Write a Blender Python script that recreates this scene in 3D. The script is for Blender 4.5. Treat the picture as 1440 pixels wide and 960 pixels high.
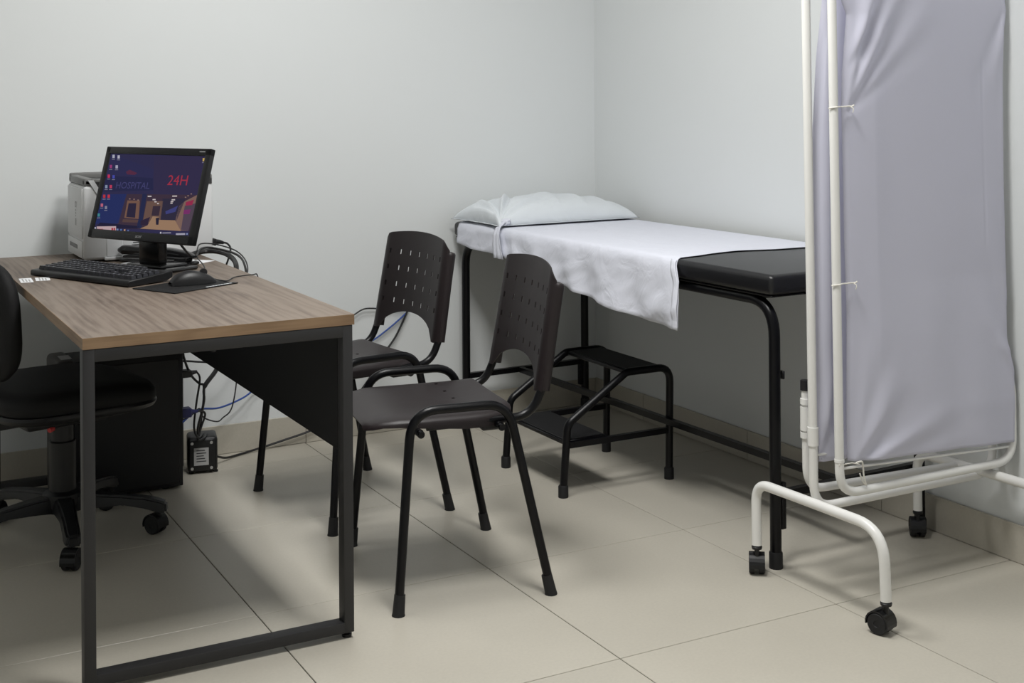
import bpy, bmesh, math, random
from mathutils import Vector, Matrix, noise
random.seed(7)
S = bpy.context.scene
for o in list(bpy.data.objects): bpy.data.objects.remove(o)

# ------------------------------------------------------------------ camera
CAM = Vector((-2.8364, -4.5160, 1.2474))
YAW, PITCH, ROLL, FPX, PPY = 0.49719, 0.0022, -0.00653, 1820.04, 134.86
fw = Vector((math.sin(YAW) * math.cos(PITCH), math.cos(YAW) * math.cos(PITCH), math.sin(PITCH)))
rt0 = Vector((math.cos(YAW), -math.sin(YAW), 0)); up0 = rt0.cross(fw)
rt = rt0 * math.cos(ROLL) + up0 * math.sin(ROLL); upv = up0 * math.cos(ROLL) - rt0 * math.sin(ROLL)
cam = bpy.data.cameras.new('camera'); camo = bpy.data.objects.new('camera', cam)
S.collection.objects.link(camo)
M = Matrix.Identity(4)
for i in range(3):
    M[i][0], M[i][1], M[i][2], M[i][3] = rt[i], upv[i], -fw[i], CAM[i]
camo.matrix_world = M
cam.sensor_width = 36.0; cam.lens = 36.0 * FPX / 1440.0
cam.shift_x = 0.0; cam.shift_y = -(480.0 - PPY) / 1440.0
cam.clip_start = 0.02
S.camera = camo

# ------------------------------------------------------------------ world, lights, exposure
w = bpy.data.worlds.new('world'); S.world = w; w.use_nodes = True
w.node_tree.nodes['Background'].inputs[0].default_value = (1, 0.95, 0.85, 1)
w.node_tree.nodes['Background'].inputs[1].default_value = 0.012
def area(name, loc, sx, sy, power, col=(1, 1, 1)):
    l = bpy.data.lights.new(name, 'AREA'); l.shape = 'RECTANGLE'; l.size = sx; l.size_y = sy
    l.energy = power; l.color = col
    o = bpy.data.objects.new(name, l); S.collection.objects.link(o); o.location = loc
    return o
CEIL = 2.75
LAMPS = [(-1.60, -2.42, 43, .50, .56), (-1.60, -1.40, 23, .50, .56), (-1.1, -4.4, 8.5, .56, .56)]  # third panel is an added fill out of view, brightening the screen cloth
for i, (lx, ly, p, sx, sy) in enumerate(LAMPS):
    area('panel_light', (lx, ly, CEIL - 0.03), sx, sy, p, (1.0, 0.995, 0.975))
S.view_settings.view_transform = 'Standard'; S.view_settings.look = 'None'
S.view_settings.exposure = 0.0; S.view_settings.gamma = 1.0
S.view_settings.use_curve_mapping = False

# ------------------------------------------------------------------ materials
def lin(c):
    return tuple(((v / 255) / 12.92 if v / 255 <= 0.04045 else ((v / 255 + 0.055) / 1.055) ** 2.4) for v in c)
def mat(name, col, rough=0.5, metal=0.0, spec=0.5, bump=0.0, bscale=60.0, var=0.0, vscale=6.0, sheen=0.0):
    m = bpy.data.materials.new(name); m.use_nodes = True
    nt = m.node_tree; b = nt.nodes['Principled BSDF']
    b.inputs['Base Color'].default_value = (*col, 1); b.inputs['Roughness'].default_value = rough
    b.inputs['Metallic'].default_value = metal; b.inputs['Specular IOR Level'].default_value = spec
    tc = nt.nodes.new('ShaderNodeTexCoord')
    if sheen: b.inputs['Sheen Weight'].default_value = sheen
    if var:
        n = nt.nodes.new('ShaderNodeTexNoise'); n.inputs['Scale'].default_value = vscale; n.inputs['Detail'].default_value = 4
        nt.links.new(tc.outputs['Object'], n.inputs['Vector'])
        r = nt.nodes.new('ShaderNodeMapRange'); r.inputs[3].default_value = 1 - var; r.inputs[4].default_value = 1 + var
        nt.links.new(n.outputs['Fac'], r.inputs[0])
        mx = nt.nodes.new('ShaderNodeVectorMath'); mx.operation = 'SCALE'; mx.inputs[0].default_value = col
        nt.links.new(r.outputs[0], mx.inputs['Scale']); nt.links.new(mx.outputs[0], b.inputs['Base Color'])
    if bump:
        n = nt.nodes.new('ShaderNodeTexNoise'); n.inputs['Scale'].default_value = bscale; n.inputs['Detail'].default_value = 3
        nt.links.new(tc.outputs['Object'], n.inputs['Vector'])
        bp = nt.nodes.new('ShaderNodeBump'); bp.inputs['Strength'].default_value = bump; bp.inputs['Distance'].default_value = 0.002
        nt.links.new(n.outputs['Fac'], bp.inputs['Height']); nt.links.new(bp.outputs[0], b.inputs['Normal'])
    return m
def emis(name, col, s=1.0):
    m = bpy.data.materials.new(name); m.use_nodes = True; nt = m.node_tree
    nt.nodes.remove(nt.nodes['Principled BSDF']); e = nt.nodes.new('ShaderNodeEmission')
    e.inputs[0].default_value = (*col, 1); e.inputs[1].default_value = s
    nt.links.new(e.outputs[0], nt.nodes['Material Output'].inputs[0]); return m
WALL = mat('wall_paint', (0.72, 0.742, 0.745), 0.55, bump=0.06, bscale=90, var=0.012, vscale=1.5)
CEILM = mat('ceiling_paint', (0.82, 0.82, 0.815), 0.7, bump=0.05)
GROUT = mat('grout', (0.19, 0.175, 0.15), 0.9, bump=0.1)
def tile_mat():
    m = mat('floor_tile', (0.48, 0.45, 0.385), 0.36, spec=0.42, bump=0.015, bscale=25, var=0.10, vscale=3.0)
    nt = m.node_tree; b = nt.nodes['Principled BSDF']
    # fine mineral speckle laid over the broad clouding, a touch of difference from tile to tile
    tc = next(n for n in nt.nodes if n.type == 'TEX_COORD'); old = b.inputs['Base Color'].links[0].from_socket
    n = nt.nodes.new('ShaderNodeTexNoise'); n.inputs['Scale'].default_value = 130; n.inputs['Detail'].default_value = 6
    nt.links.new(tc.outputs['Object'], n.inputs['Vector'])
    oi = nt.nodes.new('ShaderNodeObjectInfo')
    a = nt.nodes.new('ShaderNodeMath'); a.operation = 'MULTIPLY_ADD'; a.inputs[1].default_value = 0.16; a.inputs[2].default_value = 0.90
    nt.links.new(n.outputs['Fac'], a.inputs[0])
    a2 = nt.nodes.new('ShaderNodeMath'); a2.operation = 'MULTIPLY_ADD'; a2.inputs[1].default_value = 0.05; nt.links.new(oi.outputs['Random'], a2.inputs[0]); nt.links.new(a.outputs[0], a2.inputs[2])
    v = nt.nodes.new('ShaderNodeVectorMath'); v.operation = 'SCALE'
    nt.links.new(old, v.inputs[0]); nt.links.new(a2.outputs[0], v.inputs['Scale']); nt.links.new(v.outputs[0], b.inputs['Base Color'])
    return m
TILE = tile_mat()
def wood_mat(name, c1, c2, c3, rough, along='y'):
    m = bpy.data.materials.new(name); m.use_nodes = True; nt = m.node_tree; b = nt.nodes['Principled BSDF']
    tc = nt.nodes.new('ShaderNodeTexCoord'); mp = nt.nodes.new('ShaderNodeMapping')
    mp.inputs['Scale'].default_value = (1, 0.16, 1) if along == 'y' else (0.16, 1, 1); nt.links.new(tc.outputs['Object'], mp.inputs[0])
    n1 = nt.nodes.new('ShaderNodeTexNoise'); n1.inputs['Scale'].default_value = 9; n1.inputs['Detail'].default_value = 6; n1.inputs['Distortion'].default_value = 1.4
    nt.links.new(mp.outputs[0], n1.inputs['Vector'])
    mp2 = nt.nodes.new('ShaderNodeMapping'); mp2.inputs['Scale'].default_value = (1, 0.03, 1) if along == 'y' else (0.03, 1, 1); nt.links.new(tc.outputs['Object'], mp2.inputs[0])
    n2 = nt.nodes.new('ShaderNodeTexNoise'); n2.inputs['Scale'].default_value = 190; n2.inputs['Detail'].default_value = 3
    nt.links.new(mp2.outputs[0], n2.inputs['Vector'])
    wv = nt.nodes.new('ShaderNodeTexWave'); wv.bands_direction = 'X'; wv.inputs['Scale'].default_value = 13; wv.inputs['Distortion'].default_value = 11; wv.inputs['Detail'].default_value = 3; wv.inputs['Detail Scale'].default_value = .9
    nt.links.new(mp.outputs[0], wv.inputs['Vector'])
    ad = nt.nodes.new('ShaderNodeMath'); ad.operation = 'MULTIPLY_ADD'; ad.inputs[1].default_value = 0.55
    nt.links.new(n2.outputs['Fac'], ad.inputs[0]); nt.links.new(n1.outputs['Fac'], ad.inputs[2])
    ad2 = nt.nodes.new('ShaderNodeMath'); ad2.operation = 'MULTIPLY_ADD'; ad2.inputs[1].default_value = 0.17
    nt.links.new(wv.outputs['Fac'], ad2.inputs[0]); nt.links.new(ad.outputs[0], ad2.inputs[2])
    cr = nt.nodes.new('ShaderNodeValToRGB'); e = cr.color_ramp.elements
    e[0].position = 0.50; e[0].color = (*c1, 1); e[1].position = 1.08 if False else 1.0; e[1].color = (*c3, 1)
    k = e.new(0.76); k.color = (*c2, 1)
    nt.links.new(ad2.outputs[0], cr.inputs[0]); nt.links.new(cr.outputs[0], b.inputs['Base Color'])
    b.inputs['Roughness'].default_value = rough; b.inputs['Specular IOR Level'].default_value = 0.35
    return m
WOOD = wood_mat('desk_laminate', (0.060, 0.043, 0.032), (0.140, 0.107, 0.083), (0.195, 0.156, 0.124), 0.5)
WOODEDGE = wood_mat('desk_edge_band', (0.15, 0.092, 0.052), (0.215, 0.137, 0.079), (0.27, 0.177, 0.104), 0.55)
WOODEDGEX = wood_mat('desk_end_edge_band', (0.15, 0.092, 0.052), (0.215, 0.137, 0.079), (0.27, 0.177, 0.104), 0.55, 'x')
DESKMETAL = mat('graphite_steel', (0.021, 0.0205, 0.0215), 0.5, spec=0.42, bump=0.05, bscale=300)
BLACKPANEL = mat('black_panel', (0.008, 0.008, 0.009), 0.6, spec=0.3)
BLACKTUBE = mat('black_enamel_tube', (0.0032, 0.0032, 0.0042), 0.30, spec=0.24)
RUBBER = mat('black_rubber', (0.009, 0.009, 0.010), 0.6, spec=0.4, bump=0.06, bscale=150)
PLASTIC = mat('brown_chair_plastic', (0.0165, 0.0118, 0.0126), 0.42, spec=0.35, bump=0.05, bscale=400)
BLACKPLASTIC = mat('black_plastic', (0.008, 0.008, 0.009), 0.42, spec=0.4, bump=0.03, bscale=300)
KEYS = mat('key_plastic', (0.018, 0.0185, 0.024), 0.45)
KEYPRINT = mat('key_legend_print', (0.27, 0.28, 0.31), 0.5)
GLOSSBLACK = mat('gloss_black', (0.010, 0.010, 0.011), 0.2)
VINYL = mat('black_vinyl', (0.0065, 0.0065, 0.008), 0.36, spec=0.5, bump=0.06, bscale=220)
UPHOL = mat('black_upholstery', (0.0055, 0.0055, 0.006), 0.7, spec=0.3, bump=0.3, bscale=500)
WHITEPAINT = mat('white_enamel', (0.77, 0.765, 0.74), 0.3, bump=0.02, bscale=80, var=0.03, vscale=14)
def cloth_mat(name, col, bump, sub=0.0, var=0.015, crease=0.0):
    m = mat(name, col, 0.85, spec=0.2, bump=bump, bscale=900, var=var, vscale=7, sheen=0.1)
    nt = m.node_tree; b = nt.nodes['Principled BSDF']
    if crease:
        # soft laundry creases under the fine weave
        tc = next(n for n in nt.nodes if n.type == 'TEX_COORD'); fine = next(n for n in nt.nodes if n.type == 'BUMP')
        n = nt.nodes.new('ShaderNodeTexNoise'); n.inputs['Scale'].default_value = 11; n.inputs['Detail'].default_value = 3.5; n.inputs['Distortion'].default_value = 1.2
        nt.links.new(tc.outputs['Object'], n.inputs['Vector'])
        bp = nt.nodes.new('ShaderNodeBump'); bp.inputs['Strength'].default_value = crease; bp.inputs['Distance'].default_value = 0.012
        nt.links.new(n.outputs['Fac'], bp.inputs['Height']); nt.links.new(fine.outputs[0], bp.inputs['Normal']); nt.links.new(bp.outputs[0], b.inputs['Normal'])
    if sub:
        t = nt.nodes.new('ShaderNodeBsdfTranslucent'); t.inputs[0].default_value = (*col, 1)
        mx = nt.nodes.new('ShaderNodeMixShader'); mx.inputs[0].default_value = sub
        nt.links.new(b.outputs[0], mx.inputs[1]); nt.links.new(t.outputs[0], mx.inputs[2])
        nt.links.new(mx.outputs[0], nt.nodes['Material Output'].inputs[0])
    return m
SHEET = cloth_mat('white_sheet', (0.66, 0.675, 0.75), 0.08, crease=0.42)
PILLOW = cloth_mat('pillow_cotton', (0.65, 0.685, 0.715), 0.08, crease=0.42)
FABRIC = cloth_mat('screen_fabric', (0.77, 0.77, 0.87), 0.05, sub=0.34)
PRINTER = mat('printer_white', (0.66, 0.665, 0.67), 0.45, bump=0.03, bscale=350)
PRINTGREY = mat('printer_grey', (0.035, 0.035, 0.035), 0.45, bump=0.03, bscale=350)
PRINTMID = mat('printer_mid_grey', (0.15, 0.15, 0.147), 0.45)
FILM = mat('printer_film', (0.66, 0.67, 0.68), 0.25)
INK = mat('dark_ink', (0.03, 0.03, 0.035), 0.6)
PAPER = mat('paper', (0.80, 0.81, 0.83), 0.8)
LABELM = mat('grey_label', (0.40, 0.40, 0.40), 0.6)
WHITELABEL = mat('white_print', (0.70, 0.72, 0.74), 0.6)
SILVER = mat('silver_print', (0.33, 0.33, 0.34), 0.4, metal=0.3)
CHROME = mat('zinc_screw', (0.55, 0.55, 0.56), 0.35, metal=0.9)
TOWERGREY = mat('tower_grey_bezel', (0.045, 0.042, 0.040), 0.5)
TOWER = mat('tower_black', (0.0055, 0.0055, 0.007), 0.5, spec=0.35, bump=0.02, bscale=300)
BLUE = mat('blue_cable', (0.025, 0.07, 0.30), 0.45)
VGABLUE = mat('blue_connector', (0.02, 0.022, 0.11), 0.5)
WIRE = mat('black_cable', (0.010, 0.010, 0.011), 0.45)
RED = mat('red_cap', (0.50, 0.03, 0.03), 0.5)
TIEM = mat('tie_cord', (0.74, 0.72, 0.66), 0.7)

# ------------------------------------------------------------------ helpers
COL = S.collection
def link(o): COL.objects.link(o); return o
def thing(name, label, cat, loc=(0, 0, 0), rotz=0.0, group=None):
    o = link(bpy.data.objects.new(name, None)); o.location = loc; o.rotation_euler = (0, 0, rotz)
    o.empty_display_size = 0.05; o['label'] = label; o['category'] = cat
    if group: o['group'] = group
    return o
def tag(o, label, cat, group=None):
    o['label'] = label; o['category'] = cat
    if group: o['group'] = group
    return o
def wl(o):
    "world matrix of an object whose parents are plain loc/rot chains"
    m = Matrix.LocRotScale(o.location, o.rotation_euler, None)
    return wl(o.parent) @ m if o.parent else m
def obj(name, bm, m, parent=None, world=False, smooth=40, label=None, rec=True, kind=None):
    if rec: bmesh.ops.recalc_face_normals(bm, faces=bm.faces)
    if world and parent is not None: bmesh.ops.transform(bm, matrix=wl(parent).inverted(), verts=bm.verts)
    me = bpy.data.meshes.new(name); bm.to_mesh(me); bm.free()
    for x in (m if isinstance(m, (list, tuple)) else [m]): me.materials.append(x)
    if smooth:
        me.shade_smooth(); me.set_sharp_from_angle(angle=math.radians(smooth))
    o = link(bpy.data.objects.new(name, me))
    if parent is not None: o.parent = parent
    if label: o['label'] = label
    if kind: o['kind'] = kind
    return o
def solo(name, bm, m, label, cat, loc, group=None, smooth=40):
    "a thing that is one mesh, given in world coordinates, with its origin at loc"
    bmesh.ops.translate(bm, vec=-Vector(loc), verts=bm.verts)
    o = obj(name, bm, m, None, smooth=smooth); o.location = loc
    return tag(o, label, cat, group)
def merge(bm, t, mtx=None, mi=0):
    if mtx is not None: bmesh.ops.transform(t, matrix=mtx, verts=t.verts)
    for f in t.faces: f.material_index = mi
    me = bpy.data.meshes.new('t'); t.to_mesh(me); t.free(); bm.from_mesh(me); bpy.data.meshes.remove(me)
def B(): return bmesh.new()
def box(bm, a, b, bev=0.0, seg=2, mtx=None, mi=0):
    t = bmesh.new(); bmesh.ops.create_cube(t, size=1)
    for v in t.verts: v.co = Vector([a[i] + (b[i] - a[i]) * (v.co[i] + 0.5) for i in range(3)])
    if bev: bmesh.ops.bevel(t, geom=t.edges[:], offset=bev, segments=seg, affect='EDGES', profile=0.5, clamp_overlap=True)
    merge(bm, t, mtx, mi); return bm
def fillet(pts, r, n=6, closed=False):
    P = [Vector(p) for p in pts]; out = []; N = len(P)
    for i, p in enumerate(P):
        if not closed and i in (0, N - 1): out.append(p); continue
        rr = r[i] if isinstance(r, (list, tuple)) else r
        a = P[(i - 1) % N] - p; b = P[(i + 1) % N] - p
        if rr <= 0: out.append(p); continue
        ang = a.angle(b); d = min(rr / max(math.tan(ang / 2), 1e-4), a.length * 0.49, b.length * 0.49)
        p0 = p + a.normalized() * d; p1 = p + b.normalized() * d
        for k in range(n + 1):
            t = k / n; out.append(p0 * (1 - t) ** 2 + p * (2 * t * (1 - t)) + p1 * t * t)
    return out
def spline(pts, n=6):
    P = [Vector(p) for p in pts]; out = []
    for i in range(len(P) - 1):
        p0 = P[max(i - 1, 0)]; p1 = P[i]; p2 = P[i + 1]; p3 = P[min(i + 2, len(P) - 1)]
        for k in range(n):
            t = k / n
            out.append(0.5 * ((2 * p1) + (p2 - p0) * t + (2 * p0 - 5 * p1 + 4 * p2 - p3) * t * t + (3 * p1 - p0 - 3 * p2 + p3) * t ** 3))
    out.append(P[-1]); return out
def tube(bm, pts, r, n=12, closed=False, mi=0, sq=None):
    P = [Vector(p) for p in pts]; N = len(P); t = bmesh.new(); rings = []
    T = []
    for i in range(N):
        if closed: d = (P[(i + 1) % N] - P[i]).normalized() + (P[i] - P[i - 1]).normalized()
        else:
            d = Vector((0, 0, 0))
            if i < N - 1: d += (P[i + 1] - P[i]).normalized()
            if i > 0: d += (P[i] - P[i - 1]).normalized()
        T.append(d.normalized())
    u = T[0].orthogonal().normalized()
    if abs(T[0].z) < 0.9: u = (Vector((0, 0, 1)) - T[0] * T[0].z).normalized()
    for i in range(N):
        if i: u = (T[i - 1].rotation_difference(T[i])) @ u
        u = (u - T[i] * u.dot(T[i])).normalized(); v = T[i].cross(u)
        rr = r(i / (N - 1)) if callable(r) else r
        if sq: rings.append([t.verts.new(P[i] + u * a * sq[1] + v * b * sq[0]) for a, b in ((1, 1), (1, -1), (-1, -1), (-1, 1))])
        else: rings.append([t.verts.new(P[i] + u * rr * math.cos(2 * math.pi * k / n) + v * rr * math.sin(2 * math.pi * k / n)) for k in range(n)])
    nn = len(rings[0])
    for i in range(N if closed else N - 1):
        A = rings[i]; Bq = rings[(i + 1) % N]
        for k in range(nn): t.faces.new((A[k], A[(k + 1) % nn], Bq[(k + 1) % nn], Bq[k]))
    if not closed: t.faces.new(rings[0][::-1]); t.faces.new(rings[-1])
    merge(bm, t, None, mi); return bm
def lathe(bm, prof, n=20, mtx=None, mi=0):
    "prof: list of (radius, height); axis z"
    t = bmesh.new(); rings = []
    for r, z in prof:
        if r < 1e-5: rings.append([t.verts.new((0, 0, z))])
        else: rings.append([t.verts.new((r * math.cos(2 * math.pi * k / n), r * math.sin(2 * math.pi * k / n), z)) for k in range(n)])
    for A, Q in zip(rings, rings[1:]):
        for k in range(n):
            q = [A[k % len(A)], A[(k + 1) % len(A)], Q[(k + 1) % len(Q)], Q[k % len(Q)]]
            q = list(dict.fromkeys(q))
            if len(q) > 2: t.faces.new(q)
    if len(rings[0]) > 1: t.faces.new(rings[0][::-1])
    if len(rings[-1]) > 1: t.faces.new(rings[-1])
    merge(bm, t, mtx, mi); return bm
def cyl(bm, a, b, r, n=14, mi=0): return tube(bm, [a, b], r, n, mi=mi)
def grid(bm, nu, nv, fn, skip=None, mi=0):
    V = [[bm.verts.new(fn(i, j)) for j in range(nv)] for i in range(nu)]
    for i in range(nu - 1):
        for j in range(nv - 1):
            if skip and skip(i, j): continue
            f = bm.faces.new((V[i][j], V[i + 1][j], V[i + 1][j + 1], V[i][j + 1])); f.material_index = mi
    for v in [v for v in bm.verts if not v.link_faces]: bm.verts.remove(v)
    return bm
def slab(bm, nu, nv, fn, vec):
    "a sheet of cloth: the grid, a second layer set off by vec, and the edges closed"
    P = [[Vector(fn(i, j)) for j in range(nv)] for i in range(nu)]; d = Vector(vec)
    A = [[bm.verts.new(p) for p in r] for r in P]; Q = [[bm.verts.new(p + d) for p in r] for r in P]
    for i in range(nu - 1):
        for j in range(nv - 1):
            bm.faces.new((A[i][j], A[i + 1][j], A[i + 1][j + 1], A[i][j + 1])); bm.faces.new((Q[i][j + 1], Q[i + 1][j + 1], Q[i + 1][j], Q[i][j]))
    for i in range(nu - 1):
        for j in (0, nv - 1): bm.faces.new((A[i][j], A[i + 1][j], Q[i + 1][j], Q[i][j]))
    for j in range(nv - 1):
        for i in (0, nu - 1): bm.faces.new((A[i][j], A[i][j + 1], Q[i][j + 1], Q[i][j]))
    return bm
def solid(bm, th):
    bmesh.ops.recalc_face_normals(bm, faces=bm.faces)
    bmesh.ops.solidify(bm, geom=bm.faces[:], thickness=th); return bm
def plate(bm, pts, z0, z1, mi=0):
    n = len(pts); a = [bm.verts.new((x, y, z0)) for x, y in pts]; b = [bm.verts.new((x, y, z1)) for x, y in pts]
    fs = [bm.faces.new(a[::-1]), bm.faces.new(b)] + [bm.faces.new((a[i], a[(i + 1) % n], b[(i + 1) % n], b[i])) for i in range(n)]
    for f in fs: f.material_index = mi
    return bm
def text_bm(txt, h, mtx, extr=0.0004, shear=0.0, sp=1.0):
    c = bpy.data.curves.new('t', 'FONT'); c.body = txt; c.size = h; c.extrude = extr; c.shear = shear
    c.align_x = 'CENTER'; c.align_y = 'CENTER'; c.resolution_u = 3; c.space_character = sp
    o = bpy.data.objects.new('t', c); COL.objects.link(o)
    me = bpy.data.meshes.new_from_object(o.evaluated_get(bpy.context.evaluated_depsgraph_get()))
    bm = bmesh.new(); bm.from_mesh(me); bpy.data.objects.remove(o); bpy.data.meshes.remove(me); bpy.data.curves.remove(c)
    bmesh.ops.transform(bm, matrix=mtx, verts=bm.verts); return bm
def interp(tab, x):
    if x <= tab[0][0]: return tab[0][1]
    for (a, va), (b, vb) in zip(tab, tab[1:]):
        if x <= b:
            t = (x - a) / (b - a); return va + (vb - va) * t
    return tab[-1][1]
def frame_m(o, x, y, z):
    m = Matrix.Identity(4)
    for i in range(3): m[i][0], m[i][1], m[i][2], m[i][3] = x[i], y[i], z[i], o[i]
    return m
def struct(name, bm, m, smooth=0):
    o = obj(name, bm, m, smooth=smooth); o['kind'] = 'structure'; return o

# ------------------------------------------------------------------ room shell
XL, YF = -4.4, -6.0
b = B(); box(b, (XL - .1, YF - .1, -0.12), (0.1, 0.1, -0.0035)); floor = struct('floor', b, GROUT)
b = B(); box(b, (XL - .1, YF - .1, CEIL), (0.1, 0.1, CEIL + 0.1)); struct('ceiling', b, CEILM)
b = B(); box(b, (XL, 0, -0.0035), (0.0, 0.1, CEIL)); struct('wall_back', b, WALL)
b = B(); box(b, (0, YF, -0.0035), (0.1, 0.1, CEIL)); struct('wall_right', b, WALL)
b = B(); box(b, (XL - .1, YF, -0.0035), (XL, 0.1, CEIL)); struct('wall_left', b, WALL)
b = B(); box(b, (XL - .1, YF - .1, -0.0035), (0.1, YF, CEIL)); struct('wall_front', b, WALL)
T = 0.633; G = 0.0013
xs = [0.0] + [-0.623 - T * k for k in range(6)] + [XL]; ys = [0.0] + [-0.192 - T * k for k in range(9)] + [YF]
ys = [y for y in ys if y >= YF]; cache = {}
def tile_mesh(wx, wy, h, name, m):
    key = (round(wx, 3), round(wy, 3), round(h, 3))
    if key not in cache:
        t = B(); box(t, (G, G, -h), (wx - G, wy - G, 0), 0.0009, 1)
        me = bpy.data.meshes.new(name); t.to_mesh(me); t.free(); me.materials.append(m); cache[key] = me
    return cache[key]
for x1, x0 in zip(xs, xs[1:]):
    for y1, y0 in zip(ys, ys[1:]):
        if x1 - x0 < .02 or y1 - y0 < .02: continue
        o = link(bpy.data.objects.new('tile', tile_mesh(x1 - x0, y1 - y0, 0.0035, 'tile', TILE))); o.parent = floor; o.location = (x0, y0, 0)
# skirting of tile pieces
b = B(); box(b, (XL, -0.006, 0), (-0.009, 0, 0.1)); bb = struct('baseboard_back', b, GROUT)
b = B(); box(b, (-0.006, YF, 0), (0, 0, 0.1)); br = struct('baseboard_right', b, GROUT)
def skirt(parent, lst, along):
    for a1, a0 in zip(lst, lst[1:]):
        t = B()
        if along == 'x': box(t, (a0 + G, -0.009, 0.001), (a1 - G, -0.001, 0.102), 0.001, 1)
        else: box(t, (-0.009, a0 + G, 0.001), (-0.001, a1 - G, 0.102), 0.001, 1)
        obj('tile', t, TILE, parent, smooth=0)
skirt(bb, [-0.010, -0.62, -1.253, -1.886, -2.519, -3.152, -3.785, XL], 'x')
skirt(br, [0, -0.352, -0.985, -1.618, -2.246, -2.884, -3.517, -4.15, -4.783, -5.416, YF], 'y')
# ceiling panels that give the light
for i, (lx, ly, p, sx, sy) in enumerate(LAMPS):
    t = thing('ceiling_light', ['square white ceiling light panel in front of the couch, between desk and folding screen', 'square white ceiling light panel above the two brown chairs', 'added fill light panel, out of view, on the ceiling in the front of the room'][i], 'light', (lx, ly, CEIL))
    b = B(); hx, hy = sx / 2, sy / 2
    for a, c in (((-hx - .03, -hy - .03), (hx + .03, -hy)), ((-hx - .03, hy), (hx + .03, hy + .03)), ((-hx - .03, -hy), (-hx, hy)), ((hx, -hy), (hx + .03, hy))):
        box(b, (a[0], a[1], -.022), (c[0], c[1], 0), .003, 1)
    obj('frame', b, WHITEPAINT, t)
    b = B(); box(b, (-hx, -hy, -.012), (hx, hy, -.004)); obj('diffuser', b, emis('lit_diffuser', (1, .995, .975), 1.6), t)

# ------------------------------------------------------------------ desk
DX0, DX1, DY0, DY1 = -2.336, -1.727, -1.697, -0.10
desk = thing('desk', 'walnut laminate desk with graphite steel loop legs and black side panel', 'desk', ((DX0 + DX1) / 2, (DY0 + DY1) / 2, 0))
b = B(); box(b, (DX0 + .0012, DY0 + .0012, .7262), (DX1 - .0012, DY1 - .0012, .75)); obj('tabletop', b, WOOD, desk, True, smooth=0)
for k, (a, c) in enumerate((((DX0, DY0, .726), (DX1, DY0 + .0012, .7499)), ((DX0, DY1 - .0012, .726), (DX1, DY1, .7499)),
             ((DX0, DY0 + .0012, .726), (DX0 + .0012, DY1 - .0012, .7499)), ((DX1 - .0012, DY0 + .0012, .726), (DX1, DY1 - .0012, .7499)))):
    b = B(); box(b, a, c); obj('edge_band', b, WOODEDGEX if k < 2 else WOODEDGE, desk, True, smooth=0, label='lighter brown edge strip of the desktop' if k == 0 else None)
LW, LD = .0245, .036
for y0 in (DY0 + .001, DY1 - LD - .001):
    y1 = y0 + LD
    for x0 in (DX0 + .001, DX1 - LW - .004):
        b = B(); box(b, (x0, y0, .014), (x0 + LW, y1, .7255), .002, 2); lg = obj('leg', b, DESKMETAL, desk, True)
        b = B(); lathe(b, [(.011, 0), (.012, .003), (.012, .007), (.006, .008), (.006, .0145)], 12, Matrix.Translation((x0 + LW / 2, (y0 + y1) / 2 if y0 < -1 else (y0 + y1) / 2, 0)))
        obj('leveller', b, BLACKPLASTIC, lg, True)
    b = B(); box(b, (DX0 + LW, y0, .014), (DX1 - LW - .003, y1, .0385), .002, 2); obj('bottom_rail', b, DESKMETAL, desk, True)
    b = B(); box(b, (DX0 + LW, y0, .698), (DX1 - LW - .003, y1, .7255), .002, 2); obj('top_rail', b, DESKMETAL, desk, True)
b = B(); box(b, (-1.7555, DY0 + LD + .002, .4305), (-1.7375, DY1 - LD - .002, .7255), .001, 1); mp_ = obj('modesty_panel', b, BLACKPANEL, desk, True, label='black side panel under the desktop')
for z in (.47, .66):
    b = B(); cyl(b, (DX1 - .004, DY0 + .019, z), (DX1 - .0015, DY0 + .019, z), .006, 10); obj('screw', b, BLACKPLASTIC, desk, True)
b = B(); box(b, (-2.07, DY0 + .001 + LD, .700), (-2.03, DY0 + .055, .7255), .002, 1); cyl(b, (-2.05, DY0 + .03, .690), (-2.05, DY0 + .03, .700), .006, 10); obj('bracket', b, DESKMETAL, desk, True)
for k, (x0, y0, x1, y1, a) in enumerate(((-2.325, -.742, -2.292, -.650, -.06), (-2.283, -.727, -2.245, -.655, -.1))):
    cx, cy = (x0 + x1) / 2, (y0 + y1) / 2; mt = Matrix.Translation((cx, cy, 0)) @ Matrix.Rotation(a, 4, 'Z')
    t = thing('paper_label', ['white printed label at the left edge of the desk, clear of the keyboard', 'white printed label partly under the left end of the keyboard'][k], 'label', (cx, cy, .75), group='small labels on the desk')
    b = B(); box(b, ((x0 - x1) / 2, (y0 - y1) / 2, .7501), ((x1 - x0) / 2, (y1 - y0) / 2, .7505), mtx=mt); obj('sheet', b, PAPER, t, True, smooth=0)
    b = B()
    for q in range(3): box(b, (-.010 + q * .008, -.034, .7505), (-.006 + q * .008, .034 - .01 * q, .7507), mtx=mt)
    obj('print', b, LABELM, t, True, smooth=0)

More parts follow.
